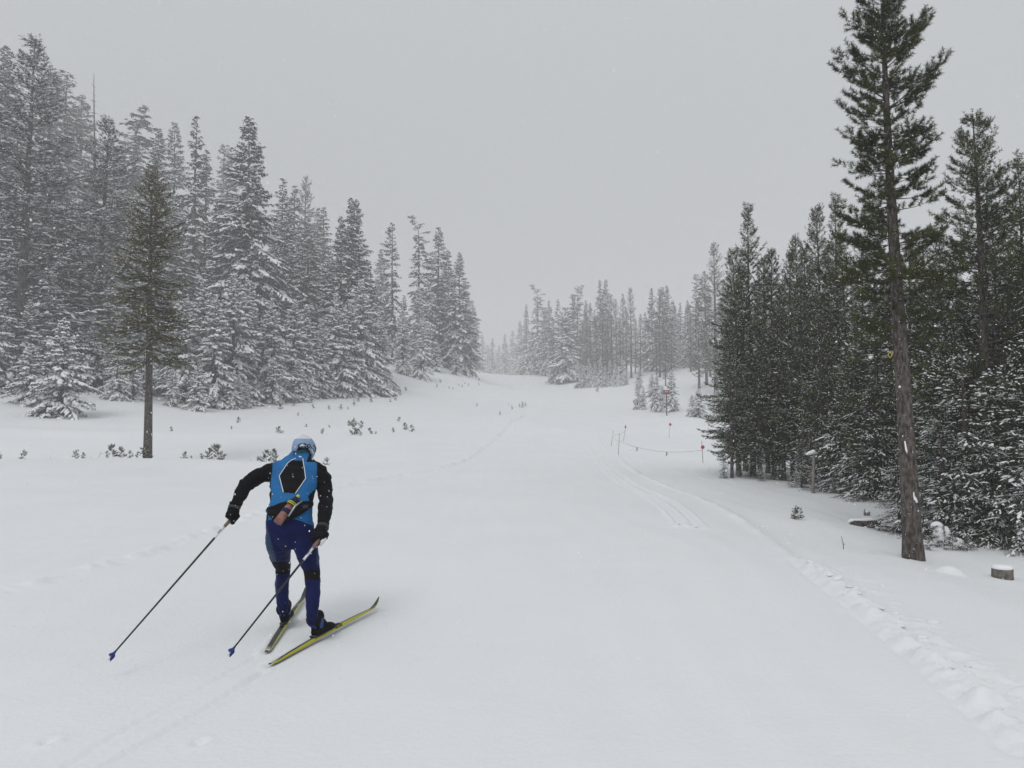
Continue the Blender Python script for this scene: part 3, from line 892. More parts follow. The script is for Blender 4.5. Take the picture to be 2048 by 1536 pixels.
row([('fir0', 1303, 112, 576, .8), ('farpine2', 1318, 96, 580, 1.0), ('fir1', 1334, 108, 570, .75), ('spire2', 1326, 104, 574, 1.2), ('spire0', 1360, 110, 605), ('fir1', 1350, 122, 610, .7), ('spire2', 1372, 118, 620, 1.2), ('farpine0', 1380, 96, 610), ('spire1', 1345, 115, 600, 1.2), ('farpine0', 1312, 92, 640), ('farpine1', 1342, 100, 640), ('ragged2', 1390, 100, 549, 1.2), ('farpine1', 1410, 84, 545), ('farpine2', 1428, 78, 489, 1.1), ('fir2', 1375, 105, 600, .7),
     ('farpine0', 1396, 82, 600, 1.1), ('spire1', 1448, 100, 560, 1.3), ('farpine0', 1418, 90, 590, 1.1), ('farpine2', 1460, 70, 560), ('farpine1', 1445, 76, 600), ('farpine2', 1480, 82, 520), ('farpine0', 1330, 86, 660, .9)],
    'misty_tree', '{} from the left in the misty rank behind the trail sign', 'tree', 'misty rank behind the trail sign')
row([('little0', 1155, 97, 722, .6), ('little1', 1168, 96, 735, .7), ('little0', 1178, 95, 718, .55), ('little1', 1190, 94, 728, .6), ('little0', 1201, 93, 712, .5), ('little1', 1210, 92, 732, .7), ('little0', 1220, 94, 720, .55), ('little1', 1231, 91, 730, .65), ('little0', 1244, 91, 712, .5), ('little1', 1252, 92, 738, .6), ('little1', 1162, 99, 742, .7)],
    'young_fir', '{} from the left of the frosted seedling firs along the right bank', 'tree', 'frosted seedling firs along the right bank')
row([('little0', 1275, 74.5, 763, .8), ('little1', 1287, 74, 776, .8), ('little0', 1298, 84, 770, .7), ('little1', 1313, 72, 752, .75), ('little0', 1324, 71.5, 770, .8), ('little1', 1343, 71.5, 742, .8), ('little0', 1278, 86, 735, .9), ('little0', 1384, 65, 790, 1.2), ('little1', 1397, 64, 778, 1.1), ('little0', 1432, 66, 782, 1.1), ('little1', 1445, 68, 770), ('little1', 1304, 80, 748)],
    'young_fir', '{} from the left of the bushy firs around the red trail sign', 'tree', 'bushy firs around the red trail sign')

# ------------------------------------------------------------------ near stand on the right
row([('stand0', 1497, 26, 421, 1.0), ('stand1', 1470, 25.5, 505, 1.05), ('stand2', 1540, 26, 505, 1.0), ('stand3', 1528, 27.5, 520), ('stand1', 1577, 25.5, 510, 1.0), ('stand0', 1610, 25, 500, .95), ('stand2', 1636, 24, 421, .9), ('stand3', 1655, 26, 520), ('stand0', 1672, 22.5, 402, .9), ('stand1', 1685, 21, 470, .9),
     ('stand3', 1600, 23, 560, 1.0), ('stand2', 1560, 24, 570, 1.05), ('stand0', 1513, 24, 590, 1.1), ('stand3', 1459, 24.2, 640, .95), ('stand2', 1640, 21, 590, 1.0), ('stand1', 1720, 19, 480, .9), ('stand3', 1590, 29, 480), ('stand2', 1484, 29, 540), ('stand1', 1625, 28, 540)],
    'pine_tree', '{} pine from the left in the dark stand edging the right side', 'tree', 'dark pine stand edging the right side')
row([('stand2', 1745, 18, 440, 1.0), ('stand0', 1880, 16, 470, 1.0), ('stand1', 1905, 17.5, 560, 1.1), ('stand3', 1845, 17, 500, 1.1), ('stand2', 1985, 16.5, 420, 1.0), ('stand0', 2035, 15, 330, 1.0), ('stand1', 2075, 14, 300, 1.1), ('stand3', 2120, 15, 280, 1.1), ('stand2', 2030, 18, 520, 1.1), ('stand0', 1930, 15, 600, 1.1), ('stand3', 1775, 20, 520, 1.1), ('stand1', 1815, 21, 480, 1.1),
     ('stand3', 1960, 18, 560, 1.2), ('stand2', 1860, 20, 560, 1.2)],
    'pine_tree', '{} from the left of the dark pines massed behind the marked pine', 'tree', 'dark pines massed behind the marked pine')

# the marked pine with the diamond, unique and detailed
hero_prof = lambda h: (np.maximum(1 - h, 0) ** .48) * (0.88 + 0.12 * np.cos(h * 9)) * np.minimum(1, .6 + 4 * h)
hero_kw = dict(el=(-.12, .60), droop=.10, tipup=.30, sub_sp=.085, sub_len=.34, sub_min=.11, t0=.30, nn=105, nl=.060, nw=.0075, hang=-.15, ang=.8, flat=.0, fwd=.75, tuft_from=.2,
               spacing=.165, per=8, irr=.34, snow=.08, snow_lo=.22, snow_w=.022, snow_h=.016, snow_len=.5, multi=2, wood_r=.017, dead=8, flare=.18, trunk_n=20, spine_snow=.2)
HH = 9.2
PR['hero'] = tree_meshes('hero', gen_tree(411, HH, .76, cb=.36, prof=hero_prof, r0=.138, gap=.10, lean=(-.022, .004), **hero_kw), M['pine'], M['bark'])
hb = ground_px(1827, 1116)
hz = gz(hb[0], hb[1])
hero = empty('pine_tree', (hb[0], hb[1], hz - .03)); tag(hero, 'tall near pine with thick scarred trunk and yellow diamond marker', 'tree')
hero.rotation_euler = (0, 0, 0)
for nm in ('trunk', 'crown', 'snow'):
    o = mesh_obj({'snow': 'snow_cover'}.get(nm, nm), PR['hero'][nm], hero)
    if nm != 'trunk': o['kind'] = 'stuff'
sec_kw = dict(hero_kw, snow=.26, snow_lo=.36, snow_w=.026, snow_h=.020, nn=46, nw=.0105)
PR['second'] = tree_meshes('second', gen_tree(423, 8.2, 1.3, cb=.16, prof=lambda h: np.maximum(1 - h, 0) ** .75 * np.minimum(1, .7 + 2 * h), r0=.13, **sec_kw), M['pine'], M['bark'])
place('second', 1950, 14.2, 234, 'pine_tree', 'second-highest near pine, snow-dusted, right of the marked pine', rz=1.0)
row([('underfir0', 1712, 19.5, 690, 1.1), ('underfir1', 1672, 20.5, 800, 1.1), ('underfir2', 1655, 21.5, 840, 1.0), ('underfir0', 1745, 18, 760, 1.2), ('underfir1', 1735, 18.2, 860, 1.1), ('underfir2', 1690, 19.8, 880, .9), ('underfir1', 1602, 21.8, 884, 1.25), ('underfir0', 1524, 23.5, 905, .8), ('underfir2', 1447, 24, 905, .7), ('underfir1', 1478, 24.6, 912, .8), ('underfir0', 1500, 25, 890, .8), ('underfir2', 1558, 24.2, 880, .9), ('underfir1', 1585, 23.4, 900, .9), ('underfir0', 1630, 22.5, 850, 1.0)],
    'young_fir', '{} from the left of the snow-dusted young firs fronting the dark stand', 'tree', 'young firs fronting the dark stand')
row([('underfir2', 1795, 13.6, 900, 1.1), ('underfir0', 1880, 13.4, 800, 1.2), ('underfir1', 1925, 13.2, 700, 1.2), ('underfir2', 1965, 12.8, 860, 1.3), ('underfir0', 2010, 13, 720, 1.3), ('underfir1', 2050, 12.5, 680, 1.3), ('underfir0', 1905, 13.8, 900, 1.1), ('underfir2', 2085, 12, 800, 1.2), ('underfir1', 1850, 14.2, 860, 1.1), ('underfir2', 1985, 14.5, 640, 1.2), ('underfir0', 1890, 15, 640, 1.1)],
    'young_fir', '{} from the left of the dark young firs behind the marked trunk', 'tree', 'dark young firs behind the marked trunk')
print('trees', len(TREES), 'tris', TRI[0])

# ------------------------------------------------------------------ the skier
S = P
M['black'] = material('black_fabric', (0.003, 0.003, 0.004), .8, noise=(14, (0.008, 0.008, 0.010), .45, .8), bump=(45, .35, .01), spec=.12)
M['blue'] = material('blue_softshell', (0.004, 0.105, 0.300), .65, noise=(7, (0.007, 0.150, 0.390), .35, .75), bump=(16, .5, .02), spec=.3)
M['navy'] = material('navy_tights', (0.0008, 0.003, 0.048), .65, noise=(9, (0.0015, 0.008, 0.085), .35, .8), bump=(14, .4, .015), spec=.15)
M['teal'] = material('teal_gaiter', (0.006, 0.050, 0.085), .75, bump=(60, .4, .008))
M['tealside'] = material('teal_side_panel', (0.004, 0.030, 0.085), .6, bump=(14, .4, .015))
M['skin'] = material('skin', (0.45, 0.27, 0.20), .55)
M['hat'] = material('pale_blue_knit', (0.25, 0.35, 0.52), .85, noise=(30, (0.30, 0.40, 0.56), .4, .7), bump=(160, .6, .006))
M['hat_white'] = material('white_knit', (0.68, 0.69, 0.74), .9, bump=(140, .7, .008))
M['white'] = material('white_trim', (0.75, 0.77, 0.80), .5)
M['navy_patch'] = material('navy_patch', (0.006, 0.012, 0.045), .7)
M['yellow'] = material('yellow_plastic', (0.55, 0.52, 0.02), .4)
M['copper'] = material('frosted_bottle', (0.22, 0.09, 0.075), .35, noise=(18, (0.32, 0.17, 0.14), .4, .7))
M['grip'] = material('cork_grip', (0.20, 0.14, 0.11), .8, bump=(90, .5, .004))
M['shaft'] = material('carbon_shaft', (0.012, 0.012, 0.014), .35, spec=.5)
M['basket'] = material('blue_basket', (0.012, 0.030, 0.20), .4)
M['skitop'] = material('dark_ski_top', (0.022, 0.023, 0.025), .35, noise=(5, (0.20, 0.20, 0.20), .58, .66), spec=.5)
M['skiyellow'] = material('yellow_ski_side', (0.52, 0.50, 0.025), .4, spec=.4)
M['skiedge'] = material('black_ski_base', (0.02, 0.02, 0.02), .4)
M['bootblue'] = material('blue_boot_panel', (0.010, 0.045, 0.20), .45)
M['steel'] = material('steel', (0.45, 0.46, 0.48), .35, metal=.9)

def remeshed(name, parts, voxel, smooth=6, fac=.5):
    me = parts.mesh(name + '_raw')
    o = bpy.data.objects.new(name + '_raw', me)
    COL.objects.link(o)
    r = o.modifiers.new('r', 'REMESH'); r.mode = 'VOXEL'; r.voxel_size = voxel; r.use_smooth_shade = True
    s = o.modifiers.new('s', 'SMOOTH'); s.factor = fac; s.iterations = smooth
    dg = bpy.context.evaluated_depsgraph_get()
    res = bpy.data.meshes.new_from_object(o.evaluated_get(dg))
    bpy.data.objects.remove(o); bpy.data.meshes.remove(me)
    res.name = name
    for p in res.polygons: p.use_smooth = True
    return res

def face_px(me):
    n = len(me.polygons)
    c = np.empty(n * 3, np.float32); me.polygons.foreach_get('center', c)
    c = c.reshape(-1, 3)
    return c, proj(c)

def inside(pt, poly):
    x, y = pt[:, 0], pt[:, 1]
    r = np.zeros(len(x), bool)
    j = len(poly) - 1
    for i in range(len(poly)):
        xi, yi = poly[i]; xj, yj = poly[j]
        r ^= ((yi > y) != (yj > y)) & (x < (xj - xi) * (y - yi) / (yj - yi + 1e-9) + xi)
        j = i
    return r

def row_pts(rows):
    return [S(u, v, d) for (u, v, d, *_) in rows]

B = Parts()
torso = [(583, 1088, 6.03, 34, .10), (582, 1074, 6.01, 44, .12), (580, 1056, 5.99, 47.5, .130), (578.5, 1038, 6.0, 46, .125), (580, 1022, 6.03, 43.5, .115), (582, 1003, 6.08, 42, .112), (586, 978, 6.17, 45, .118),
         (590, 955, 6.27, 47, .120), (593, 938, 6.34, 46, .112), (596, 927, 6.39, 38, .095), (599, 917, 6.43, 25, .075), (602, 909, 6.46, 19, .066), (605, 902, 6.50, 18, .062)]
B.tube(row_pts(torso), [(r[3] * r[2] / F_PX, r[4]) for r in torso], n=28)
def limb(rows, n=16):
    B.tube(row_pts(rows), [r[3] if hasattr(r[3], '__len__') else r[3] for r in rows], n=n)
limb([(560, 1062, 6.0, .108), (557, 1085, 6.03, .104), (560, 1110, 6.16, .086), (566, 1134, 6.32, .064), (566, 1148, 6.31, .060), (564, 1168, 6.24, .058), (564, 1190, 6.18, .052), (566, 1212, 6.15, .045), (567, 1224, 6.17, .038)])
limb([(607, 1064, 5.99, .105), (611, 1088, 5.97, .098), (617, 1115, 5.98, .084), (624, 1142, 6.01, .066), (625, 1160, 5.98, .061), (626, 1182, 5.90, .059), (625, 1206, 5.83, .053), (624, 1230, 5.80, .045), (625, 1246, 5.83, .038)])
limb([(566, 934, 6.38, .070), (545, 943, 6.37, .078), (522, 951, 6.33, .072), (502, 961, 6.28, .066), (490, 973, 6.24, .062), (482, 988, 6.20, .056), (475, 1004, 6.16, .048), (470, 1018, 6.13, .042), (468, 1026, 6.13, .042)])
limb([(622, 936, 6.38, .070), (638, 946, 6.37, .078), (647, 964, 6.33, .072), (651, 984, 6.28, .064), (652, 1003, 6.18, .060), (650, 1022, 6.06, .055), (647, 1040, 5.95, .048), (645, 1054, 5.86, .042), (643, 1062, 5.82, .042)])
hc = S(609, 899, 6.53)
B.ball(hc, (.078, .100, .115), 18, 12)
B.ball(hc + Vector((0.01, .10, -.02)), (.014, .024, .020), 8, 6)          # nose
B.ball(hc + Vector((0, .075, -.07)), (.045, .035, .03), 10, 6)            # chin
for s in (-1, 1):
    B.ball(hc + Vector((.078 * s, 0, -.02)), (.012, .024, .032), 8, 6)    # ears
body = remeshed('person_body', B, .0078, 5)
# cloth folds: gentle creases pushed into the surface at elbows, waist and knees
co = np.empty(len(body.vertices) * 3, np.float32); body.vertices.foreach_get('co', co); co = co.reshape(-1, 3)
nr = np.empty(len(body.vertices) * 3, np.float32); body.vertices.foreach_get('normal', nr); nr = nr.reshape(-1, 3)
uv = proj(co)
arm = ((uv[:, 0] < 543) & (uv[:, 1] < 1022)) | ((uv[:, 0] > 636) & (uv[:, 1] < 1062))
legm = uv[:, 1] > 1060
amp = np.where(arm, .016, np.where(legm, .0065, .0080))
fold = fbm(co[:, 0] / .07 + co[:, 1] * 4, co[:, 2] / .035 + co[:, 0] * 7, 7, 3)
co += nr * (fold * amp)[:, None]
body.vertices.foreach_set('co', co.ravel()); body.update()
c, px = face_px(body)
u, v = px[:, 0], px[:, 1]
mi = np.zeros(len(c), int)                                             # 0 black
hem = np.interp(u, [528, 550, 580, 605, 632], [1043, 1037, 1036, 1043, 1054])
mi[v > hem] = 2
is_leg = v > hem
armhole_l = np.interp(v, [915, 930, 960, 985, 1010], [548, 545, 542, 540, 536])
armhole_r = np.interp(v, [915, 925, 935, 950, 975, 990], [622, 632, 637, 637, 634, 632])
vest = (~is_leg) & (u > armhole_l) & (u < armhole_r)
mi[vest] = 1
side_panel = vest & (((u > np.interp(v, [975, 992, 1010, 1030], [634, 616, 621, 640]))) | ((u < np.interp(v, [960, 985, 1000, 1010], [530, 543, 542, 528]))))
mi[side_panel] = 0
PANEL = [(590, 918), (605, 918), (610.5, 957), (590.5, 987), (566, 985), (559.5, 952), (576, 926)]
mi[inside(px, PANEL) & (c[:, 1] < 6.35)] = 0
mi[(mi == 2) & (((v > 1124) & (v < 1148) & (u < 590)) | ((v > 1140) & (v < 1160) & (u > 596)))] = 5
mi[(mi == 2) & ((u < np.interp(v, [1040, 1075, 1100, 1125], [530, 540, 547, 554])) | ((u > 633) & (v < 1130)))] = 6
head = (v < 913) & (u > 586) & (u < 634)
mi[head] = 3
mi[head & (c[:, 1] > hc.y + .055)] = 4
collar = (v >= 907) & (v < 921) & (u > 588) & (u < np.interp(v, [905, 921], [622, 612]))
mi[collar] = 1
mi[(v >= 907) & (v < 924) & (u > np.interp(v, [905, 924], [620, 612])) & (u < 632) & (c[:, 1] < 6.6)] = 0
for m in ('black', 'blue', 'navy', 'teal', 'skin', 'black', 'tealside'):
    body.materials.append(M[m])
body.polygons.foreach_set('material_index', mi.astype(np.int32))
person = mesh_obj('person', body)
tag(person, 'person skate skiing away in a blue vest, black sleeves and navy tights', 'person')
bv = BVHTree.FromPolygons([tuple(q) for q in co], [tuple(p.vertices) for p in body.polygons])

def on(bvh, u, v, off=.004, dflt=6.2):
    r = Vector(ray(u, v)).normalized()
    h = bvh.ray_cast(Vector((0, 0, CAM_Z)), r)
    if h[0] is None:
        return P(u, v, dflt)
    return h[0] + h[1] * off

def drape(name, poly, bvh, off, mat, parent, thick=.004, rings=4, dflt=6.2):
    """a patch that lies on the cloth, with its own thickness"""
    poly = np.array(poly, float)
    dn = []
    for a, b in zip(poly, np.roll(poly, -1, 0)):
        k = max(1, int(np.hypot(*(b - a)) / 4))
        dn += [a + (b - a) * i / k for i in range(k)]
    dn = np.array(dn); n = len(dn)
    cen = poly.mean(0)
    V, Q, T = [], [], []
    for k in range(rings):
        f = 1 - k / rings
        for q in dn:
            w = cen + (q - cen) * f
            V.append(on(bvh, w[0], w[1], off + thick, dflt))
    V.append(on(bvh, cen[0], cen[1], off + thick, dflt))
    for q in dn:
        V.append(on(bvh, q[0], q[1], off - .003, dflt))
    for k in range(rings - 1):
        for j in range(n):
            j2 = (j + 1) % n
            Q.append((k * n + j, k * n + j2, (k + 1) * n + j2, (k + 1) * n + j))
    ci = rings * n
    for j in range(n):
        j2 = (j + 1) % n
        T.append((( rings - 1) * n + j, (rings - 1) * n + j2, ci))
        Q.append((ci + 1 + j, ci + 1 + j2, j2, j))
    return mesh_obj(name, Parts().add([tuple(q) for q in V], Q, T).mesh(name, [mat], True), parent)

def piping(name, pts, bvh, r, mat, parent, off=.003):
    P2 = []
    for a, b in zip(pts[:-1], pts[1:]):
        k = max(2, int(math.hypot(b[0] - a[0], b[1] - a[1]) / 2.5))
        P2 += [on(bvh, a[0] + (b[0] - a[0]) * i / k, a[1] + (b[1] - a[1]) * i / k, off) for i in range(k)]
    P2.append(on(bvh, pts[-1][0], pts[-1][1], off))
    return mesh_obj(name, Parts().tube(P2, [r] * len(P2), n=6).mesh(name, [mat]), parent)

piping('piping', [(592, 917), (583, 920.5), (575, 927), (558.8, 952), (567, 985)], bv, .0032, M['white'], person)
piping('piping', [(605.5, 917), (611.3, 957), (590.5, 987.5)], bv, .0032, M['white'], person)
drape('collar_tag', [(597.5, 913), (603, 914), (603, 915.2), (597.5, 914.4)], bv, .003, M['white'], person)

# knitted hat with pompom: dome with a notch at the nape
hp = Parts()
hatc = hc + Vector((-.004, -.012, .004))
nu, nv_ = 48, 26
V = []
for i in range(nv_ + 1):
    th = i / nv_ * rad(150)
    for j in range(nu):
        ph = j / nu * 2 * math.pi
        w = 1 + .03 * math.sin(3 * ph + 5 * th) * math.sin(th)
        V.append((hatc.x + .095 * w * math.sin(th) * math.cos(ph), hatc.y + .122 * w * math.sin(th) * math.sin(ph), hatc.z + .116 * math.cos(th) - .012 * math.sin(ph) * math.sin(th)))
Q = [(i * nu + j, (i + 1) * nu + j, (i + 1) * nu + (j + 1) % nu, i * nu + (j + 1) % nu) for i in range(nv_) for j in range(nu)]
V = np.array(V); Q = np.array(Q)
cc = V[Q].mean(1); cp = proj(cc)
notch = inside(cp, [(596, 896), (602, 893.5), (612, 893.5), (617, 897), (621, 906), (625, 921), (626, 935), (588, 935), (588, 906), (593, 905)]) & (cc[:, 1] < hatc.y + .02)
low = cc[:, 2] < np.interp(cc[:, 1] - hatc.y, [-.12, 0, .06, .12], [hatc.z - .078, hatc.z - .085, hatc.z - .04, hatc.z + .010])
Q = Q[~(notch | low)]
hm_idx = (proj(V[Q].mean(1))[:, 1] < 878.5).astype(int)
hme = np_mesh('hat', V, Q, True, [M['hat'], M['hat_white']], hm_idx)
hat = mesh_obj('hat', hme, person)
so = hat.modifiers.new('thickness', 'SOLIDIFY'); so.thickness = .007; so.offset = 1
hat['label'] = 'pale blue knit hat with white pompom'
pp = Parts()
gp = np.random.default_rng(3)
pc = S(606.5, 874.5, 6.50)
pp.ball(pc, (.019, .019, .019), 12, 8)
for _ in range(60):
    d = gp.normal(0, 1, 3); d /= np.linalg.norm(d)
    a = np.array(pc) + d * .012
    pp.tube([a, a + d * .016], [.005, .001], n=4)
mesh_obj('pompom', pp.mesh('pompom', [M['hat_white']]), hat)
hbv = BVHTree.FromPolygons([tuple(q) for q in V], [tuple(int(k) for k in f) for f in Q])
HO = .009
drape('emblem_patch', [(596.5, 890.5), (601, 887.6), (611, 887), (611.5, 889), (609, 893.4), (597, 894.5)], hbv, HO, M['navy_patch'], hat, .001, 3, 6.42)
drape('emblem_mountain', [(598.5, 892.6), (601, 890), (604.5, 888.3), (608, 889.7), (609.7, 891.6), (609, 893)], hbv, HO + .0018, M['hat_white'], hat, .001, 3, 6.42)
circ = lambda x, y, r: [(x + r * math.cos(k * .5236), y + r * math.sin(k * .5236)) for k in range(12)]
drape('round_emblem', circ(616.2, 892.3, 3.9), hbv, HO, M['navy_patch'], hat, .001, 3, 6.44)
drape('round_emblem_mark', [(614.6, 892.6), (616.6, 890.4), (617.4, 892.2), (616.2, 894.4), (616.0, 893)], hbv, HO + .0018, M['hat_white'], hat, .001, 2, 6.44)
drape('emblem_patch', [(621, 894), (625.5, 899), (627.5, 905.5), (625.5, 907), (623, 903), (620.5, 898)], hbv, HO, M['navy_patch'], hat, .001, 3, 6.48)
drape('emblem_mountain', [(620.8, 897), (623.5, 899), (626, 905), (624.5, 908.5), (622, 903.5)], hbv, HO + .0018, M['hat_white'], hat, .001, 3, 6.48)
piping('sunglasses_arm', [(625, 890.5), (629, 895.5), (630.8, 900), (631, 904)], hbv, .004, M['black'], person, .010)
# glimpse of eyes and brows under the hat, on the far side of the head
for s in (-1, 1):
    mesh_obj('eye', Parts().ball(hc + Vector((.032 * s, .086, .004)), (.013, .010, .008), 8, 6).mesh('eye', [M['black']]), person)

# waist belt, its buckles, back pad
bc = S(580, 1014, 6.045)
ring = []
belt = Parts()
nb_ = 48
for zz, off in ((-.021, .006), (-.010, .012), (.010, .012), (.021, .006)):
    for j in range(nb_):
        a = j / nb_ * 2 * math.pi
        ring.append((bc.x + (.176 + off) * math.cos(a), bc.y + (.118 + off) * math.sin(a) , bc.z + zz + .055 * math.cos(a) * .5 - .02 * math.sin(a)))
QQ = [(i * nb_ + j, i * nb_ + (j + 1) % nb_, (i + 1) * nb_ + (j + 1) % nb_, (i + 1) * nb_ + j) for i in range(3) for j in range(nb_)]
belt.add(ring, QQ)
bo = mesh_obj('belt', belt.mesh('belt', [M['black']]), person)
bo.modifiers.new('thickness', 'SOLIDIFY').thickness = .006
drape('back_pad', [(541, 1018), (556, 1011), (574, 1005), (590, 1002), (606, 1006), (622, 1013), (614, 1021), (600, 1031), (580, 1041), (566, 1048), (552, 1041), (538, 1031)], bv, .012, M['black'], bo, .012, 5, 5.93)
drape('buckle', [(602, 1013.5), (612, 1012), (613.5, 1020), (603, 1021)], bv, .026, M['shaft'], bo, .006, 2, 5.9)
drape('strap_end', [(531.5, 1019), (536, 1018.5), (536.5, 1025.5), (532, 1026)], bv, .012, M['blue'], bo, .010, 2, 6.0)
# drink bottle riding aslant in the belt
bt, bb_ = on(bv, 595, 994, .02), on(bv, 562, 1047, .055)
axd = (bb_ - bt)
def bottle_part(name, a, b, ra, rb, mat, parent, n=18):
    pts = [bt + axd * (a + (b - a) * k / 4) for k in range(5)]
    return mesh_obj(name, Parts().tube(pts, [ra + (rb - ra) * k / 4 for k in range(5)], n=n).mesh(name, [mat]), parent)
bot = bottle_part('drink_bottle', .36, 1.0, .034, .034, M['copper'], None)
tag(bot, 'copper-tinted drink bottle slanting in the belt at the small of the back', 'bottle')
bottle_part('nozzle', -.04, .06, .012, .014, M['yellow'], bot)
bottle_part('cap', .055, .30, .018, .040, M['navy_patch'], bot)
bottle_part('stripe', .27, .295, .0405, .041, M['yellow'], bot)
bottle_part('stripe', .32, .35, .041, .0415, M['yellow'], bot)
bottle_part('shoulder', .295, .37, .0395, .0395, M['navy_patch'], bot)
bottle_part('label_band', .52, .66, .0385, .0388, M['navy_patch'], bot)
mesh_obj('strap', Parts().tube([on(bv, 601, 1008, .055), on(bv, 590, 1022, .085), on(bv, 578, 1035, .075)], [.008, .008, .006], n=6).mesh('strap', [M['steel']]), bo)

# gloves and poles
def glove(hand, pdir, wrist, thumb_side, white_side):
    """fist closed round the grip: palm, four curled fingers, thumb"""
    g = Parts()
    a = Vector(pdir).normalized()
    w = (Vector(wrist) - Vector(hand)); w = (w - a * w.dot(a)).normalized()
    cdir = a.cross(w)
    hand = Vector(hand)
    g.ball(hand + w * .038, (.040, .040, .040), 12, 8)
    g.tube([hand + w * .03 - a * .036, hand + w * .042, hand + w * .03 + a * .036], [(.030, .030), (.036, .036), (.030, .030)], n=12)
    g.tube([hand + w * .03, (hand + w * .045 + Vector(wrist)) / 2, Vector(wrist), Vector(wrist) + (Vector(wrist) - hand) * .45], [.036, .042, .046, .048], n=14)
    for k, (o, sc) in enumerate(((.036, 1.0), (.012, 1.06), (-.012, 1.0), (-.035, .86))):
        pts = []
        for q in range(7):
            th = rad(20 + q * 46 * sc)
            R_ = .034 if q else .036
            pts.append(hand + a * (o + .002 * q) + (w * math.cos(th) + cdir * (thumb_side * math.sin(th))) * R_)
        g.tube(pts, [.0155, .0155, .015, .0145, .014, .0125, .008], n=8)
    pts = []
    for q in range(5):
        th = rad(-15 - q * 42)
        pts.append(hand + a * (.040 + .006 * q) + (w * math.cos(th) + cdir * (thumb_side * math.sin(th))) * .036)
    g.tube(pts, [.017, .017, .0155, .014, .009], n=8)
    me = remeshed('glove', g, .0055, 3)
    cc = np.empty(len(me.polygons) * 3, np.float32); me.polygons.foreach_get('center', cc); cc = cc.reshape(-1, 3)
    rel = cc - np.array(hand)
    mi = (rel @ np.array(white_side) > .030).astype(np.int32)
    wr = np.linalg.norm(cc - np.array(wrist), axis=1) < .05
    mi[wr] = 0
    me.materials.append(M['black']); me.materials.append(M['white'])
    me.polygons.foreach_set('material_index', mi)
    return me

def text_mesh(name, body_, size, mat, parent, mtx, extrude=.0006):
    cu = bpy.data.curves.new(name, 'FONT'); cu.body = body_; cu.size = size; cu.extrude = extrude; cu.align_x = 'CENTER'; cu.align_y = 'CENTER'
    cu.offset = size * .02
    o = bpy.data.objects.new(name, cu); COL.objects.link(o)
    dg = bpy.context.evaluated_depsgraph_get()
    me = bpy.data.meshes.new_from_object(o.evaluated_get(dg))
    bpy.data.objects.remove(o); bpy.data.curves.remove(cu)
    me.transform(mtx); me.materials.append(mat)
    return mesh_obj(name, me, parent)

def frame(x, y, z, o):
    m = Matrix.Identity(4)
    for i, q in enumerate((x, y, z)):
        for k in range(3): m[k][i] = q[k]
    for k in range(3): m[k][3] = o[k]
    return m

def ski_pole(hand, tip, label):
    hand, tip = Vector(hand), Vector(tip)
    a = (hand - tip).normalized(); L = (hand - tip).length
    top = hand + a * .05
    root = empty('ski_pole', tip); tag(root, label, 'ski pole', 'ski poles')
    def rel(q): return q - tip
    mesh_obj('shaft', Parts().tube([rel(tip + a * .05), rel(hand - a * .24)], [.0055, .0085], n=10).mesh('shaft', [M['shaft']]), root)
    up_ = mesh_obj('shaft_sleeve', Parts().tube([rel(hand - a * .24), rel(hand - a * .10)], [.0088, .0090], n=10).mesh('shaft_sleeve', [M['white']]), root)
    mesh_obj('grip', Parts().tube([rel(hand - a * .11), rel(hand - a * .08), rel(hand - a * .03), rel(hand + a * .03), rel(top), rel(top + a * .012)], [.011, .0145, .014, .0155, .018, .012], n=12).mesh('grip', [M['grip']]), root)
    side = a.cross(Vector((0, 0, 1))).normalized(); nrm = side.cross(a)
    if nrm.y > 0: nrm = -nrm
    xa = -a; ya = nrm.cross(xa)
    text_mesh('lettering', 'SWIX', .018, M['shaft'], root, frame(xa, ya, nrm, rel(hand - a * .17) + nrm * .0096))
    # basket: half cup with a pointed toe
    bk = Parts()
    bk.tube([rel(tip + a * .075), rel(tip + a * .060), rel(tip + a * .045), rel(tip + a * .038)], [(.007, .007), (.010, .009), (.021, .018), (.024, .020)], n=14)
    dn = Vector((0, 0, -1)); dn = (dn - a * dn.dot(a)).normalized()
    bk.tube([rel(tip + a * .05) + dn * .008, rel(tip + a * .03) + dn * .016, rel(tip + a * .010) + dn * .020], [(.016, .009), (.012, .006), (.003, .002)], n=10)
    mesh_obj('basket', bk.mesh('basket', [M['basket']]), root)
    mesh_obj('tip', Parts().tube([rel(tip + a * .05), rel(tip + a * .02), rel(tip)], [.006, .004, .0012], n=8).mesh('tip', [M['steel']]), root)
    return root, a

hl, hr = S(464, 1036, 6.11), S(640, 1078, 5.76)
pl, al = ski_pole(hl, S(215, 1321, 5.0), 'left ski pole trailing far out behind with blue basket')
pr_, ar = ski_pole(hr, S(455, 1312, 4.85), 'right ski pole crossing in front of the legs with blue basket')
gl = mesh_obj('glove', glove(hl, al, S(469, 1014, 6.13), 1, (-.8, -.2, -.55)), person)
gr = mesh_obj('glove', glove(hr, ar, S(645, 1055, 5.85), -1, (.75, -.3, -.55)), person)

for wp, hd in ((S(469, 1014, 6.13), hl), (S(645, 1055, 5.85), hr)):
    ax_ = (hd - wp).normalized()
    mesh_obj('cuff_strap', Parts().tube([wp - ax_ * .014, wp - ax_ * .008, wp + ax_ * .008, wp + ax_ * .014], [.047, .0505, .0505, .047], n=18).mesh('cuff_strap', [M['shaft']]), person)
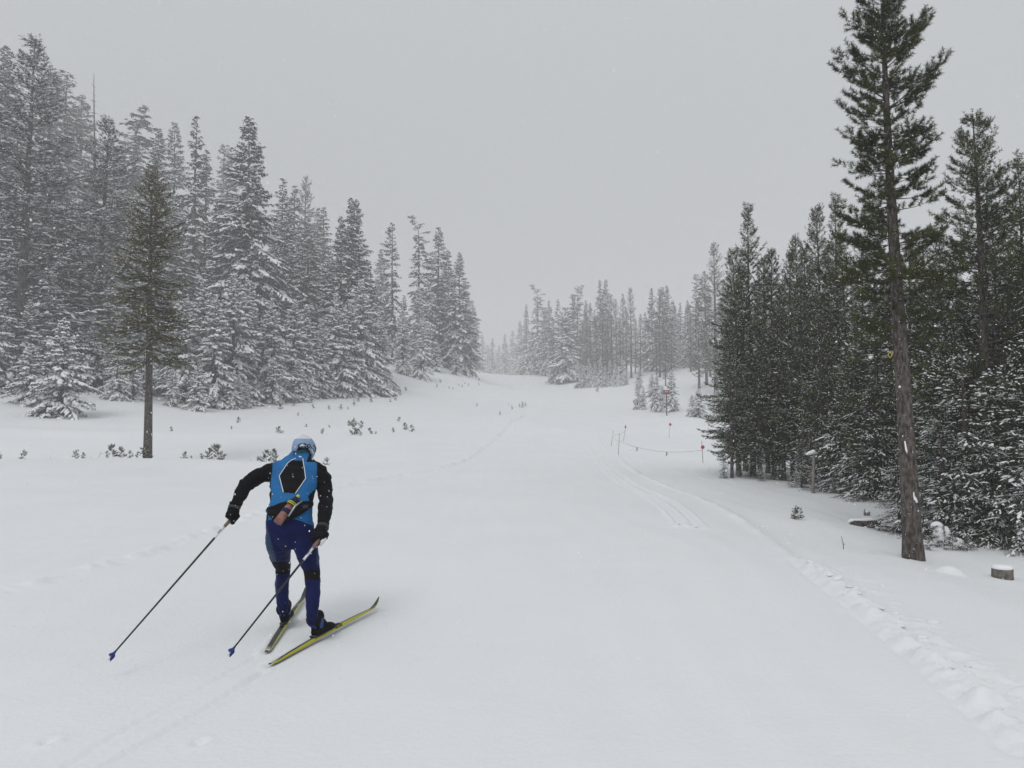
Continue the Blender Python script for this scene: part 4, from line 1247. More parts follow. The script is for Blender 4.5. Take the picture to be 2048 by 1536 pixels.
# boots
def boot(heel, d2, ankle, name='boot'):
    g = Parts()
    f = Vector((d2[0], d2[1], 0)).normalized(); up_ = Vector((0, 0, 1)); sd_ = f.cross(up_)
    h = Vector(heel)
    g.tube([h + up_ * .045 - f * .005, h + up_ * .047 + f * .04, h + up_ * .045 + f * .12, h + up_ * .042 + f * .20, h + up_ * .036 + f * .26, h + up_ * .030 + f * .292],
           [(.026, .030), (.038, .045), (.042, .044), (.047, .036), (.044, .028), (.022, .014)], n=16, ref=tuple(sd_))
    g.tube([h + up_ * .05 + f * .05, h + up_ * .10 + f * .052, h + up_ * .15 + f * .058, Vector(ankle) + up_ * .0], [(.044, .054), (.050, .057), (.056, .060), (.058, .060)], n=16, ref=tuple(sd_))
    g.tube([h + up_ * .07 + f * .15, h + up_ * .12 + f * .09], [(.036, .03), (.04, .03)], n=12, ref=tuple(sd_))
    me = remeshed(name, g, .007, 3)
    cc = np.empty(len(me.polygons) * 3, np.float32); me.polygons.foreach_get('center', cc); cc = cc.reshape(-1, 3) - np.array(h)
    al_, ac, az_ = cc @ np.array(f), cc @ np.array(sd_), cc[:, 2]
    mi = np.zeros(len(cc), np.int32)
    mi[(az_ > .075) & (az_ < .155) & (np.abs(ac) < .022) & (np.abs(ac) > .006) & (al_ < .05)] = 1
    mi[(az_ > .075) & (az_ < .150) & (al_ > .02) & (al_ < .055) & (np.abs(ac) > .02)] = 1
    mi[(al_ > .265)] = 2
    me.materials.append(M['black']); me.materials.append(M['bootblue']); me.materials.append(M['steel'])
    me.polygons.foreach_set('material_index', mi)
    b = mesh_obj(name, me, person)
    sl = Parts().tube([h - f * .012 + up_ * .014, h + f * .10 + up_ * .014, h + f * .29 + up_ * .014], [(.032, .012), (.036, .012), (.028, .010)], n=12, ref=tuple(sd_))
    mesh_obj('sole', sl.mesh('sole', [M['shaft']]), b)
    return b

def ski(tail, tip, roll, lift, label, textside=False):
    tail, tip = Vector((*tail, 0)), Vector((*tip, 0))
    f = (tip - tail).normalized(); L = (tip - tail).length
    tail.z = gz(tail.x, tail.y) + .004; tip.z = gz(tip.x, tip.y) + .004 + lift
    f = (tip - tail).normalized()
    right = f.cross(Vector((0, 0, 1))).normalized(); up_ = right.cross(f)
    # leaning on the inside (left) edge: the top turns to the left
    u2 = up_ * math.cos(roll) - right * math.sin(roll); r2 = right * math.cos(roll) + up_ * math.sin(roll)
    n = 60
    V, Q, mi = [], [], []
    sec = [(-1, 0), (1, 0), (1, 1), (.92, 1.03), (-.92, 1.03), (-1, 1)]
    for i in range(n + 1):
        s = i / n
        hw = .0215 * min(1, .55 + s * 9) * (1 if s < .93 else max(.18, 1 - ((s - .93) / .07) ** 2.2 * .85))
        th = .007 + .020 * max(0, 1 - ((s - .48) / .50) ** 2)
        rise = .075 * max(0, (s - .90) / .10) ** 2 + .010 * max(0, (.03 - s) / .03)
        camber = .004 * math.sin(math.pi * min(1, s / .92))
        c0 = tail + f * (L * s) + Vector((0, 0, rise + camber)) + r2 * .0215 * 1.0 * math.sin(roll) * 0
        edge = Vector((0, 0, .0215 * math.sin(roll)))
        for (a_, b_) in sec:
            V.append(c0 + edge + r2 * (hw * a_) + u2 * (th * b_))
    k = len(sec)
    for i in range(n):
        for j in range(k):
            Q.append((i * k + j, i * k + (j + 1) % k, (i + 1) * k + (j + 1) % k, (i + 1) * k + j))
            mi.append({0: 2, 1: 1, 2: 0, 3: 0, 4: 0, 5: 1}[j])
    V2 = [q - tail for q in V]
    Q.append(tuple(range(k - 1, -1, -1))) ; Q.append(tuple(n * k + j for j in range(k)))
    me = bpy.data.meshes.new('ski'); me.from_pydata([tuple(q) for q in V2], [], Q)
    for m in ('skitop', 'skiyellow', 'skiedge'): me.materials.append(M[m])
    me.polygons.foreach_set('material_index', np.array(mi + [2, 2], np.int32))
    root = empty('ski', tail); tag(root, label, 'ski', 'skis')
    mesh_obj('ski_body', me, root)
    def at(s, side_, hgt): return f * (L * s) + Vector((0, 0, .0215 * math.sin(roll) + .004)) + r2 * side_ + u2 * hgt
    # binding plate under the boot
    bd = Parts().tube([at(.33, 0, .032), at(.42, 0, .036), at(.54, 0, .036), at(.57, 0, .032)], [(.016, .007), (.020, .010), (.020, .010), (.014, .006)], n=10, ref=tuple(r2))
    mesh_obj('binding', bd.mesh('binding', [M['shaft']]), root)
    # tip loop
    e = at(.985, 0, .010) + Vector((0, 0, .06))
    text_mesh('lettering', 'FISCHER', .030, M['skiedge'], root, frame(f, u2, r2, at(.545, .0226, .0135)))
    for s0 in (.02, .93):
        tb = Parts().tube([at(s0, 0, .0095), at(s0 + .045, 0, .013)], [(.019, .0015), (.0195, .0015)], n=8, ref=tuple(r2))
        if s0 < .5: mesh_obj('tail_band', tb.mesh('tail_band', [M['steel']]), root)
    return root, f, at

g_t, g_p = ground_px(540, 1334), ground_px(758, 1216)
skr, fr, atr = ski(g_t, g_p, rad(16), .02, 'right ski angled outward with bright yellow side')
l_t = ground_px(533, 1307)
l_p = l_t + np.array([-.12, .992]) / np.linalg.norm([-.12, .992]) * 1.82
skl, fl_, atl = ski(l_t, l_p, rad(9), .01, 'left ski pointing ahead, partly behind the right leg')
rh = ground_px(622, 1286); rh = Vector((*g_t, 0)) + fr * (Vector((rh[0] - g_t[0], rh[1] - g_t[1], 0)).dot(fr)); 
boot((rh.x, rh.y, gz(rh.x, rh.y) + .040), fr, S(624, 1241, 5.82))
lh = ground_px(567, 1259); lh = Vector((*l_t, 0)) + fl_ * (Vector((lh[0] - l_t[0], lh[1] - l_t[1], 0)).dot(fl_))
boot((lh.x, lh.y, gz(lh.x, lh.y) + .040), fl_, S(566, 1219, 6.17))

# ------------------------------------------------------------------ course markers, rope, sign
M['bamboo'] = material('weathered_bamboo', (0.12, 0.105, 0.09), .7, noise=(6, (0.26, 0.10, 0.08), .5, .7))
M['red'] = material('red_disc', (0.50, 0.035, 0.03), .5, noise=(9, (0.40, 0.03, 0.03), .4, .7))
M['sign'] = material('maroon_sign', (0.17, 0.028, 0.032), .6, noise=(5, (0.22, 0.05, 0.05), .4, .7))
M['rope'] = material('rope', (0.30, 0.25, 0.23), .9)
M['wood'] = material('weathered_post', (0.19, 0.175, 0.16), .9, noise=(10, (0.28, 0.26, 0.24), .35, .7), bump=(30, .7, .01))
M['cut'] = material('stump_bark', (0.10, 0.09, 0.08), .9, noise=(14, (0.24, 0.22, 0.20), .4, .7), bump=(26, .9, .02))
M['marker_yellow'] = material('marker_yellow', (0.62, 0.52, 0.10), .5)

def rough_tube(pts, radii, n, amp):
    V, Q, T = tube(pts, radii, n=n)
    c = np.repeat(np.array([tuple(p) for p in pts]), n, 0)
    k = len(pts) * n
    ph = np.tile(np.arange(n), len(pts))
    f = 1 + amp * np.random.default_rng(n).normal(0, 1, n)[ph]
    V[:k] = c + (V[:k] - c) * f[:, None]
    return V, Q, T

def stake(u, vb, ut, vt, label, disc=None, disc_r=0.0, edge=False, r=.013):
    b = ground_px(u, vb)
    d = b[1]
    z = gz(b[0], b[1])
    top = P(ut, vt, d)
    root = empty('marker_pole', (b[0], b[1], z)); tag(root, label, 'pole', 'bamboo poles of the roped-off corner')
    t = top - Vector((b[0], b[1], z))
    mesh_obj('stake', Parts().tube([-t * .25, t * .2, t * .5, t * .8, t], [r, r, r * .95, r * .9, r * .8], n=8).mesh('stake', [M['bamboo']]), root)
    if disc:
        c = P(disc[0], disc[1], d - .03) - Vector((b[0], b[1], z))
        ax = Vector((.9, .35, 0)) if edge else Vector((.15, 1, .05))
        ax.normalize()
        dm = mesh_obj('disc', Parts().tube([c - ax * .004, c + ax * .004], [disc_r, disc_r], n=24).mesh('disc', [M['red']], False), root)
        if not edge:
            sx = ax.cross(Vector((0, 0, 1))).normalized()
            k = Parts()
            o = c - ax * .0065
            k.tube([o - sx * disc_r * .55, o + sx * disc_r * .55], [(disc_r * .10, .0015)] * 2, n=6, ref=(0, 0, 1))
            mesh_obj('bar', k.mesh('bar', [M['sign']]), dm)
    return top

T1 = stake(1406, 927, 1403.5, 882, 'bamboo pole with the largest red disc, near the dark stand', (1405.5, 894.3), .085)
stake(1338, 876, 1341, 844, 'bamboo pole with small red disc below the trail sign', (1340.5, 849), .13)
stake(1416, 870, 1417.5, 836, 'bare thin pole right of the small red disc')
T4 = stake(1222.5, 891, 1227, 861, 'leftmost bare pole of the roped corner, leaning right')
T5 = stake(1236.5, 908, 1239, 867, 'nearest bare pole of the roped corner, dark and upright')
T6 = stake(1247, 881, 1252, 849, 'leaning pole with disc turned edge-on at the roped corner', (1251, 854), .12, True)
stake(1465, 868, 1466.5, 838, 'thin pole half hidden by the first trunk of the dark stand')

def rope(name, a, b, sag, label, knots=()):
    pts = []
    for k in range(25):
        t = k / 24
        q = a.lerp(b, t); q.z -= sag * 4 * t * (1 - t)
        pts.append(q)
    o = empty(name, a); tag(o, label, 'rope', 'ropes of the roped-off corner')
    mesh_obj('cord', Parts().tube([q - a for q in pts], [.0075] * 25, n=6).mesh('cord', [M['rope']]), o)
    for t in knots:
        q = pts[int(t * 24)] - a
        mesh_obj('ribbon', Parts().tube([q, q + Vector((.02, 0, -.12)), q + Vector((-.03, 0, -.22))], [(.03, .008), (.035, .006), (.02, .005)], n=6).mesh('ribbon', [M['rope']]), o)
def down(p, dz):
    q = p.copy(); q.z -= dz; return q
rope('rope', down(T5, .45), down(T1, .42), .30, 'long sagging rope from nearest bare pole to largest disc', (.25, .65))
rope('rope', down(T4, .35), down(T6, .45), .08, 'short rope between the leftmost and edge-on disc poles')
rope('rope', down(T4, .45), down(T5, .45), .10, 'short rope between the leftmost and nearest bare poles')

# the side root of the marked trunk
rb_ = P(1811, 1122, hb[1] - .20) - hero.location
mesh_obj('root', Parts().add(*rough_tube([rb_ + Vector((0, 0, -.06)), rb_ + Vector((.015, .03, .12)), P(1817, 1060, hb[1] - .17) - hero.location, P(1822, 1015, hb[1] - .10) - hero.location], [.055, .045, .04, .02], 12, .05)).mesh('root', [M['bark']]), hero)

sb = ground_px(1333.5, 830)
sd_ = sb[1]; sz = gz(*sb)
sg = empty('trail_sign', (sb[0], sb[1], sz)); tag(sg, 'maroon trail sign with white arrow on a tall post', 'sign')
def slab(name, c, sx, sy, sz_, mat, parent, bev=.008):
    bm = bmesh.new(); bmesh.ops.create_cube(bm, size=1)
    bmesh.ops.scale(bm, vec=(sx, sy, sz_), verts=bm.verts)
    if bev: bmesh.ops.bevel(bm, geom=bm.edges[:], offset=bev, segments=2, affect='EDGES')
    bmesh.ops.translate(bm, vec=c, verts=bm.verts)
    me = bpy.data.meshes.new(name); bm.to_mesh(me); bm.free(); me.materials.append(mat)
    return mesh_obj(name, me, parent)
h_top = P(1333, 780, sd_).z - sz
pxm = sd_ / F_PX
slab('post', (0, 0, h_top / 2 - .5), .14, .14, h_top + .9, M['bark'], sg)
bd = slab('board', (-.03, -.10, h_top - 4.6 * pxm), 12.5 * pxm, .05, 9.2 * pxm, M['sign'], sg)
cz = h_top - 3.4 * pxm
ar_ = Parts()
yk = -.10 - .032
W_ = 3.2 * pxm
ar_.add([(-W_ - .03, yk, cz), (-W_ * .35 - .03, yk, cz + .07), (-W_ * .35 - .03, yk, cz + .03), (W_ - .03, yk, cz + .03), (W_ - .03, yk, cz - .03), (-W_ * .35 - .03, yk, cz - .03), (-W_ * .35 - .03, yk, cz - .07)], [(2, 3, 4, 5)], [(0, 1, 6)])
mesh_obj('arrow', ar_.mesh('arrow', [M['white']], False), bd)
mesh_obj('snow_cap', Parts().ball((-.03, -.08, h_top + .03), (5.5 * pxm, .10, .06), 14, 8).mesh('snow_cap', [M['clod']]), sg)
for k in (0, 1):
    q = cz - 2.2 * pxm - k * 1.5 * pxm
    mesh_obj('text_line', Parts().add([(-2.6 * pxm - .03, yk, q), (2.6 * pxm - .03, yk, q), (2.6 * pxm - .03, yk, q - .4 * pxm), (-2.6 * pxm - .03, yk, q - .4 * pxm)], [(0, 3, 2, 1)]).mesh('text_line', [M['red']], False), bd)

# yellow diamond nailed to the marked pine
dc = P(1780.5, 709.5, hb[1] - .16)
dm = empty('trail_marker', dc); tag(dm, 'small yellow diamond trail marker with dark arrow on the tall pine', 'trail marker')
def diamond(w, h, y, mat, name, parent):
    return mesh_obj(name, Parts().add([(-w, y, 0), (0, y, -h), (w, y, 0), (0, y, h), (-w, y + .003, 0), (0, y + .003, -h), (w, y + .003, 0), (0, y + .003, h)],
        [(0, 1, 2, 3), (7, 6, 5, 4), (0, 4, 5, 1), (1, 5, 6, 2), (2, 6, 7, 3), (3, 7, 4, 0)]).mesh(name, [mat], False), parent)
pl_ = diamond(.040, .051, 0, M['marker_yellow'], 'plate', dm)
diamond(.026, .034, -.004, M['black'], 'dark_field', dm)
mesh_obj('nail', Parts().tube([(0, .003, .0), (0, .16, 0)], [.004, .004], n=6).mesh('nail', [M['steel']]), dm)
mesh_obj('arrow_mark', Parts().add([(.012, -.0055, .012), (.012, -.0055, -.012), (.004, -.0055, 0), (.024, -.0055, 0)], None, [(0, 2, 1), (0, 1, 3)]).mesh('arrow_mark', [M['marker_yellow']], False), dm)

# snow plastered on the marked trunk
tb = BVHTree.FromPolygons([tuple(Vector(v.co) + hero.location) for v in PR['hero']['trunk'].vertices], [tuple(p.vertices) for p in PR['hero']['trunk'].polygons])
for poly in ([(1826, 986), (1827.5, 983), (1828.5, 990), (1832, 997), (1834.5, 1004), (1832, 1006), (1830, 1001), (1827.5, 1000), (1826.5, 993)], [(1809, 882), (1811, 882), (1815, 903), (1814, 908), (1811, 900)], [(1798, 772), (1801, 771), (1802, 775), (1799, 776)]):
    pat = drape('snow_patch', poly, tb, .004, M['clod'], None, .012, 3, 10.9)
    pat.data.transform(Matrix.Translation(-hero.location)); pat.parent = hero

# ------------------------------------------------------------------ stump, post, log, fallen wood
sp_ = ground_px(2005, 1152)
st = empty('tree_stump', (sp_[0], sp_[1], gz(*sp_))); tag(st, 'sawn tree stump capped with snow at the right edge', 'stump')
g = np.random.default_rng(8)
sr = 18.5 / F_PX * sp_[1]
mesh_obj('wood', Parts().add(*rough_tube([(0, 0, -.15), (0, 0, 0), (0, 0, .08), (.004, 0, .135)], [sr * 1.02, sr, sr * .97, sr * .97], 36, .03)).mesh('stump_wood', [M['cut']], False), st)
mesh_obj('snow_cap', Parts().tube([(0, 0, .128), (0, 0, .15), (0, 0, .170), (0, 0, .178)], [sr * 1.0, sr * 1.02, sr * .82, sr * .3], n=24).mesh('snow_cap', [M['clod']]), st)

pp_ = ground_px(1627, 984)
po = empty('wooden_post', (pp_[0], pp_[1], gz(*pp_))); tag(po, 'pale leaning wooden post with a snow cap before the dark stand', 'post')
ph_ = P(1628, 908, pp_[1]).z - gz(*pp_)
mesh_obj('stem', Parts().add(*rough_tube([(0, 0, -.3), (0, 0, ph_ * .3), (.01, 0, ph_ * .55), (.025, 0, ph_ * .8), (.03, 0, ph_)], [.047, .045, .043, .040, .036], 10, .06)).mesh('post_stem', [M['wood']]), po)
mesh_obj('knot', Parts().ball((-.04, -.01, ph_ * .66), (.02, .02, .035), 8, 6).mesh('knot', [M['wood']]), po)
mesh_obj('snow_cap', Parts().ball((-.05, 0, ph_ + .03), (.09, .07, .05), 14, 8).ball((.02, .01, ph_ + .055), (.07, .07, .06), 12, 7).ball((-.12, .03, ph_ + .0), (.06, .05, .035), 10, 7).ball((.07, .02, ph_ + .03), (.05, .05, .035), 10, 7).mesh('snow_cap', [M['clod']]), po)

lg = ground_px(1735, 1052)
lo_ = empty('fallen_log', (lg[0], lg[1], gz(*lg))); tag(lo_, 'short shaggy fallen log under a long pad of snow', 'log')
k = lg[1] / F_PX
mesh_obj('wood', Parts().add(*rough_tube([(-34 * k, 0, 6 * k), (-28 * k, 0, 6.5 * k), (-5 * k, .02, 6 * k), (14 * k, .03, 8 * k), (26 * k, .05, 10 * k)], [4 * k, 8 * k, 8 * k, 7 * k, 5 * k], 16, .14)).mesh('log_wood', [M['bark']], False), lo_)
mesh_obj('snow_pad', Parts().tube([(-38 * k, .02, 11 * k), (-30 * k, .03, 14 * k), (-8 * k, .04, 14 * k), (14 * k, .05, 15 * k), (30 * k, .06, 16 * k), (36 * k, .06, 14 * k)], [(.01, .01), (.07, 3 * k), (.08, 3.2 * k), (.07, 3 * k), (.06, 2.2 * k), (.01, .01)], n=12, ref=(0, 1, 0)).mesh('snow_pad', [M['clod']]), lo_)

def bare_branch(seed, start, d, L, r, n_side, mat, flat=.5):
    """a leafless branch with side shoots; the shoots fork once"""
    g = np.random.default_rng(seed)
    pt = Parts()
    p, q = np.array(start, float), np.array(d, float); q /= np.linalg.norm(q)
    pts = [p.copy()]
    for i in range(8):
        q = q + g.normal(0, .16, 3) * [1, 1, flat]; q /= np.linalg.norm(q)
        p = p + q * L / 8; pts.append(p.copy())
    pt.tube(pts, np.linspace(r, r * .25, 9), n=6)
    for i in range(n_side):
        j = g.integers(1, 8)
        a = pts[j]; dd = (pts[j] - pts[j - 1]); dd /= np.linalg.norm(dd)
        e = dd + g.normal(0, .7, 3) * [1, 1, flat + .3]; e /= np.linalg.norm(e)
        l = L * g.uniform(.12, .32)
        m = a + e * l * .5; b = a + e * l + g.normal(0, .1 * l, 3)
        pt.tube([a, m, b], [r * .45, r * .35, r * .12], n=4)
        f = e + g.normal(0, .6, 3)
        pt.tube([m, m + f / np.linalg.norm(f) * l * .45], [r * .28, r * .1], n=4)
    return pt

fb = ground_px(1772, 1060)
o = empty('fallen_branch', (fb[0], fb[1], gz(*fb))); tag(o, 'leafless fallen branch from the log to the marked trunk', 'branch')
mesh_obj('limb', bare_branch(4, (-.22, 0, .10), (1, .05, -.15), .85, .017, 18, M['bark']).mesh('limb', [M['bark']]), o)
mesh_obj('snow_cover', Parts().tube([(-.15, .06, .06), (.05, .08, .10), (.25, .08, .12), (.45, .06, .05)], [(.03, .02), (.12, .06), (.13, .07), (.03, .02)], n=10, ref=(0, 1, 0)).mesh('branch_snow', [M['clod']]), o)
fb = ground_px(2040, 1100)
o = empty('bare_shrub', (fb[0], fb[1], gz(*fb))); tag(o, 'bare twiggy shrub of arching stems at the right edge', 'shrub')
for i, a in enumerate(np.linspace(-1.1, 1.1, 9)):
    mesh_obj('stem', bare_branch(20 + i, (.0, 0, -.03), (math.sin(a), -.1 + .1 * (i % 3), .35 + .5 * math.cos(a)), .34 + .05 * (i % 4), .008, 7, M['bark']).mesh('shrub_stem', [M['bark']]), o)
fb = ground_px(1735, 1029)
o = empty('broken_stub', (fb[0], fb[1], gz(*fb))); tag(o, 'splintered grey stub sticking out of snow above the log', 'stub')
for i, (x, h) in enumerate(((-.06, .14), (-.035, .09), (0, .075), (.03, .085), (.045, .08))):
    mesh_obj('splinter', Parts().add(*rough_tube([(x, 0, -.08), (x, .01, h * .5), (x + .01, 0, h)], [.018, .016, .006], 7, .12)).mesh('splinter', [M['wood']]), o)
fb = ground_px(1882, 1090)
o = empty('snowy_stub', (fb[0], fb[1], gz(*fb))); tag(o, 'grey broken stub plastered with snow right of the marked trunk', 'stub')
mesh_obj('wood', Parts().add(*rough_tube([(.04, 0, -.1), (.045, 0, .16), (.05, 0, .34)], [.026, .022, .016], 9, .1)).mesh('stub_wood', [M['wood']]), o)
mesh_obj('snow_cover', Parts().ball((-.02, .03, .14), (.09, .09, .20), 14, 10).ball((-.03, .05, .33), (.10, .08, .07), 12, 8).ball((.12, .06, .20), (.07, .07, .12), 12, 8).ball((.26, .06, .05), (.17, .10, .08), 12, 8).ball((-.22, .05, .02), (.16, .12, .07), 12, 8).mesh('stub_snow', [M['clod']]), o)
fb = ground_px(1688, 1098)
o = empty('upright_twig', (fb[0], fb[1], gz(*fb))); tag(o, 'single thin twig standing in the snow left of the marked trunk', 'twig')
mesh_obj('stem', Parts().tube([(0, 0, -.1), (-.01, 0, .08), (-.035, 0, .19)], [.006, .005, .003], n=5).tube([(-.005, 0, .06), (.014, 0, .085)], [.004, .002], n=4).mesh('twig_stem', [M['bark']]), o)

# ------------------------------------------------------------------ saplings poking through the snow
sk = dict(el=(.1, 1.0), droop=0, tipup=.15, sub_sp=.07, sub_len=.25, sub_min=.06, nn=44, nl=.060, nw=.011, hang=0, ang=.8, flat=0, fwd=.8, spacing=.085, per=3, irr=.4, snow=.25, snow_w=.03, snow_h=.02, cb=.10, r0=.010, wood_r=.02, trunk_n=6, flare=0)
for i in range(5):
    PR['sprig%d' % i] = tree_meshes('sprig', gen_tree(500 + i, .62, .24 + .03 * (i % 3), prof=lambda h: np.maximum(1 - h, 0) ** .6, lean=((i - 2) * .12, 0), **sk), M['pine'], M['bark'])
fk = dict(sk, spacing=.12, per=5, sub_sp=.05, sub_min=.05, nl=.06, nw=.014, nn=16, snow=.4, snow_w=.04, snow_h=.028)
for i in range(2):
    PR['seedling%d' % i] = tree_meshes('seedling', gen_tree(520 + i, .9, .30, prof=fir_prof(.8, .8), **fk), M['pine_frost'], M['bark'])
for i in range(3):
    bt_ = Parts()
    gg = np.random.default_rng(600 + i)
    bt_ = bare_branch(610 + i, (0, 0, -.1), (gg.uniform(-.7, .7), .1, 1), .62, .012, 5, M['bark'])
    PR['stick%d' % i] = dict(H=.5, trunk=bt_.mesh('stick', [M['bark']]), crown=None, snow=None)

def sprout(kind, base, hpx, name, label, group, cat='sapling', wide=1.0):
    pr = PR[kind]
    z = gz(*base)
    s = hpx / F_PX * base[1] / pr['H']
    root = empty(name, (base[0], base[1], z - .02)); root.scale = (s * wide, s * wide, s)
    root.rotation_euler = (0, 0, (base[0] * 37.7 + base[1] * 11.3) % 6.28 if kind[:5] != 'stick' else 0)
    for nm in ('trunk', 'crown', 'snow'):
        if pr[nm] is not None:
            o = mesh_obj({'snow': 'snow_cover', 'trunk': 'stem', 'crown': 'needles'}[nm], pr[nm], root)
            if nm != 'trunk': o['kind'] = 'stuff'
    tag(root, label, cat, group)

# along the brow of the snow shelf
brow = [(3, 19), (49, 22), (105, 12), (114, 10), (154, 19), (170, 13), (186, 10), (197, 18), (218, 14), (229, 27), (248, 22), (265, 16), (279, 13), (292, 30), (304, 14), (371, 16), (386, 9), (405, 14), (420, 27), (441, 34), (504, 8), (520, 9), (535, 21), (549, 24), (566, 8), (641, 12), (655, 7)]
for i, (u_, h_) in enumerate(brow):
    x = (u_ - 1024) / F_PX * 28.9
    kd = 'stick%d' % (i % 3) if h_ in (12, 10, 18, 8) else 'sprig%d' % (i % 5)
    wd = .9
    dz = max(0.0, CAM_Z + ray(u_, 922)[2] / ray(u_, 922)[1] * 28.9 - gz(x, 28.9))
    nm, ct = ('bare_twig', 'twig') if kd[:5] == 'stick' else ('pine_sapling', 'sapling')
    sprout(kd, np.array([x, 28.9]), h_ * .9 + dz * F_PX / 28.9, nm, ('{} from the left of the sprigs lined up along the brow by the lone pine').format(ordinal(i)), 'sprigs along the snow shelf brow', ct, wd)
slope = [(343, 868, 9), (125, 835, 20), (463, 859, 6), (477, 846, 11), (556, 868, 14), (565, 870, 6), (612, 855, 6), (630, 858, 5), (646, 867, 10), (651, 870, 5), (658, 856, 5), (699, 851, 9), (709, 869, 28), (719, 872, 10), (722, 856, 14), (741, 868, 11), (751, 868, 5), (761, 858, 6), (786, 866, 9), (797, 843, 8), (812, 858, 13), (825, 862, 13), (832, 865, 6), (790, 865, 6),
         (596, 831, 6), (605, 831, 7), (562, 818, 10), (572, 821, 6)]
for i, (u_, v_, h_) in enumerate(sorted(slope)):
    b_ = ground_px(u_, v_)
    kd = 'stick%d' % (i % 3) if h_ < 8 and i % 2 else 'sprig%d' % (i % 5)
    nm, ct = ('bare_twig', 'twig') if kd[:5] == 'stick' else ('pine_sapling', 'sapling')
    sprout(kd, b_, h_, nm, '{} from the left of the scattered sprigs on the flat beyond the skier'.format(ordinal(i)), 'sprigs on the flat beyond the skier', ct)
upper = [(570, 808, 14), (587, 812, 16), (592, 799, 7), (622, 806, 15), (645, 798, 14), (651, 799, 13), (669, 799, 7), (626, 816, 7), (696, 798, 9), (706, 793, 11), (724, 793, 10), (708, 812, 11), (716, 805, 7), (742, 806, 11), (751, 792, 11), (767, 792, 9), (791, 802, 9), (800, 790, 10), (788, 778, 13), (812, 780, 7), (682, 819, 11), (658, 819, 9), (696, 819, 5), (781, 805, 6), (755, 780, 16), (763, 783, 12)]
for i, (u_, v_, h_) in enumerate(sorted(upper)):
    b_ = ground_px(u_, v_)
    kd = 'seedling%d' % (i % 2) if h_ > 8 else 'sprig%d' % (i % 5)
    sprout(kd, b_, h_, 'fir_seedling', '{} from the left of the fir seedlings on the slope under the young firs'.format(ordinal(i)), 'fir seedlings on the left slope', 'sapling', 1.0)
upper2 = [(862, 791, 5), (874, 775, 7), (880, 766, 7), (888, 776, 6), (898, 778, 5), (906, 779, 4), (913, 768, 5), (918, 772, 4), (924, 775, 5), (930, 768, 4), (937, 772, 5), (927, 764, 6), (945, 763, 4), (954, 812, 6), (958, 770, 4), (983, 842, 5), (1000, 830, 8), (1018, 810, 3), (1024, 819, 8), (1039, 814, 8), (1045, 815, 12), (1051, 813, 9)]
for i, (u_, v_, h_) in enumerate(sorted(upper2)):
    b_ = ground_px(u_, v_)
    sprout(('seedling%d' % (i % 2)) if h_ > 7 else ('sprig%d' % (i % 5)) if i % 3 else ('stick%d' % (i % 3)), b_, h_, 'pine_sapling', '{} from the left of the tiny sprigs beside the far trail'.format(ordinal(i)), 'tiny sprigs beside the far trail', 'sapling', .7)
sprout('sprig1', ground_px(1597, 1040), 24, 'pine_sapling', 'bushy sprig alone on the snow before the wooden post', None, 'sapling', 1.3)
sprout('sprig3', ground_px(1590, 1037), 20, 'pine_sapling', 'thin sprig touching the bushy one before the wooden post', None, 'sapling', .8)
sprout('stick1', ground_px(1414, 942), 9, 'bare_twig', 'tiny twig right of the largest red disc pole', None, 'twig')
sprout('sprig2', ground_px(1196, 783), 8, 'pine_sapling', 'single sprig on the right side of the far trail', None, 'sapling', 1.0)
for i, (u_, v_, h_) in enumerate([(1870, 1088, 46), (1905, 1098, 34), (1935, 1098, 30), (1858, 1096, 24)]):
    sprout('seedling%d' % (i % 2), ground_px(u_, v_), h_, 'fir_seedling', '{} from the left of the low snowy boughs around the snow-plastered stub'.format(ordinal(i)), 'low boughs round the plastered stub', 'sapling', 1.5)

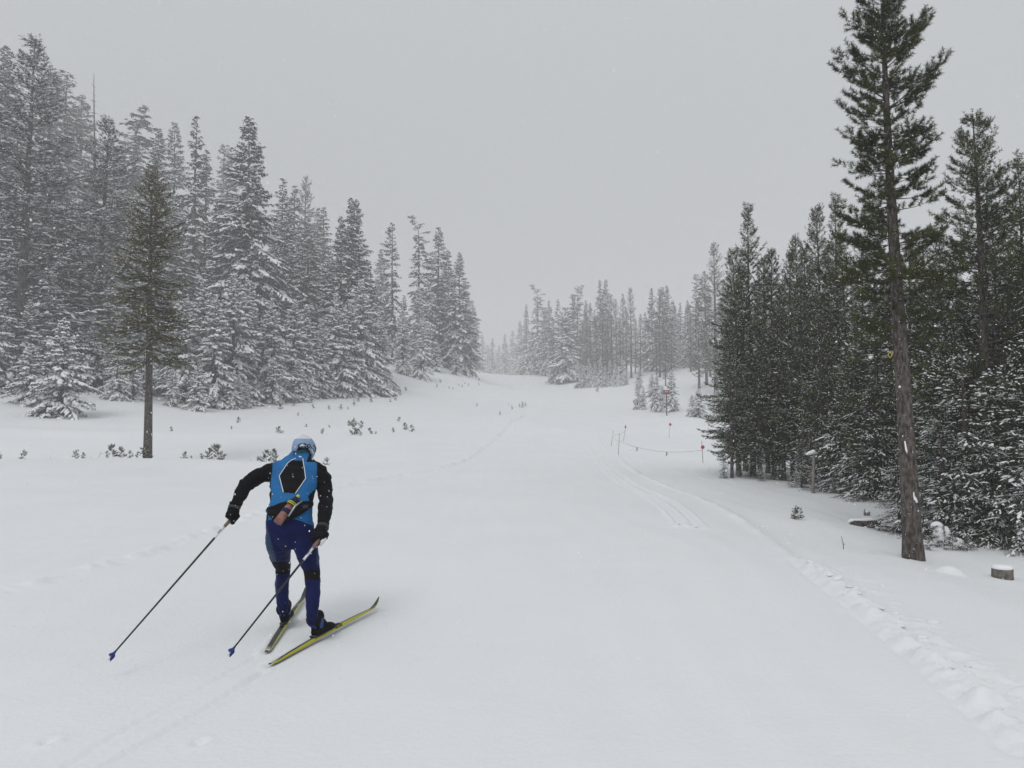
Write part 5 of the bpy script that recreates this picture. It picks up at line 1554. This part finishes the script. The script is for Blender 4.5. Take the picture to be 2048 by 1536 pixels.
# ------------------------------------------------------------------ falling snow
def flakes(seed, n, dmin, dmax, size):
    g = np.random.default_rng(seed)
    d = (dmin ** 3 + (dmax ** 3 - dmin ** 3) * g.uniform(0, 1, n)) ** (1 / 3)
    x = d * g.uniform(-.9, .9, n); z = CAM_Z + d * g.uniform(-.45, .65, n)
    c = np.stack([x, d, z], 1)
    c = c[z > ground_h(x, d) + .03]
    n = len(c)
    s = size * g.uniform(.5, 1.4, n)
    T = np.array([[1, 1, 1], [-1, -1, 1], [-1, 1, -1], [1, -1, -1]]) / 1.73
    V = c[:, None] + norm(T[None] + g.normal(0, .35, (n, 4, 3))) * s[:, None, None] * np.array([.9, .9, 1.25])
    f = np.array([[0, 1, 2], [0, 3, 1], [0, 2, 3], [1, 3, 2]])
    return V.reshape(-1, 3), (np.arange(n)[:, None, None] * 4 + f[None]).reshape(-1, 3)
M['flake'] = material('snowflake', (0.88, 0.89, 0.91), .6)
fl = Parts()
for a in ((1, 34000, 1.6, 11, .0034), (2, 48000, 11, 30, .0078)):
    V, T = flakes(*a)
    fl.add(V, None, T)
fo = mesh_obj('falling_snow', fl.mesh('falling_snow', [M['flake']], False))
tag(fo, 'fine white snowflakes drifting through the air', 'snowfall', kind='stuff')

# ------------------------------------------------------------------ haze
lo, hi = float(GZ.min()) - 1.5, 110.0
bm = bmesh.new()
bmesh.ops.create_cube(bm, size=1.0)
bmesh.ops.scale(bm, vec=(900, 760, hi - lo), verts=bm.verts)
bmesh.ops.translate(bm, vec=(0, 345, (hi + lo) / 2), verts=bm.verts)
me = bpy.data.meshes.new('haze'); bm.to_mesh(me); bm.free()
hm = bpy.data.materials.new('haze'); hm.use_nodes = True
hm.node_tree.nodes.clear()
ho = hm.node_tree.nodes.new('ShaderNodeOutputMaterial')
hv = hm.node_tree.nodes.new('ShaderNodeVolumePrincipled')
hv.inputs['Color'].default_value = (1.0, 0.99, 0.985, 1)
hv.inputs['Density'].default_value = 0.0021
hv.inputs['Anisotropy'].default_value = 0.0
hm.node_tree.links.new(hv.outputs[0], ho.inputs['Volume'])
me.materials.append(hm)
haze = mesh_obj('haze', me)
tag(haze, 'pale snow-filled fog hanging over the whole valley', 'haze', kind='stuff')
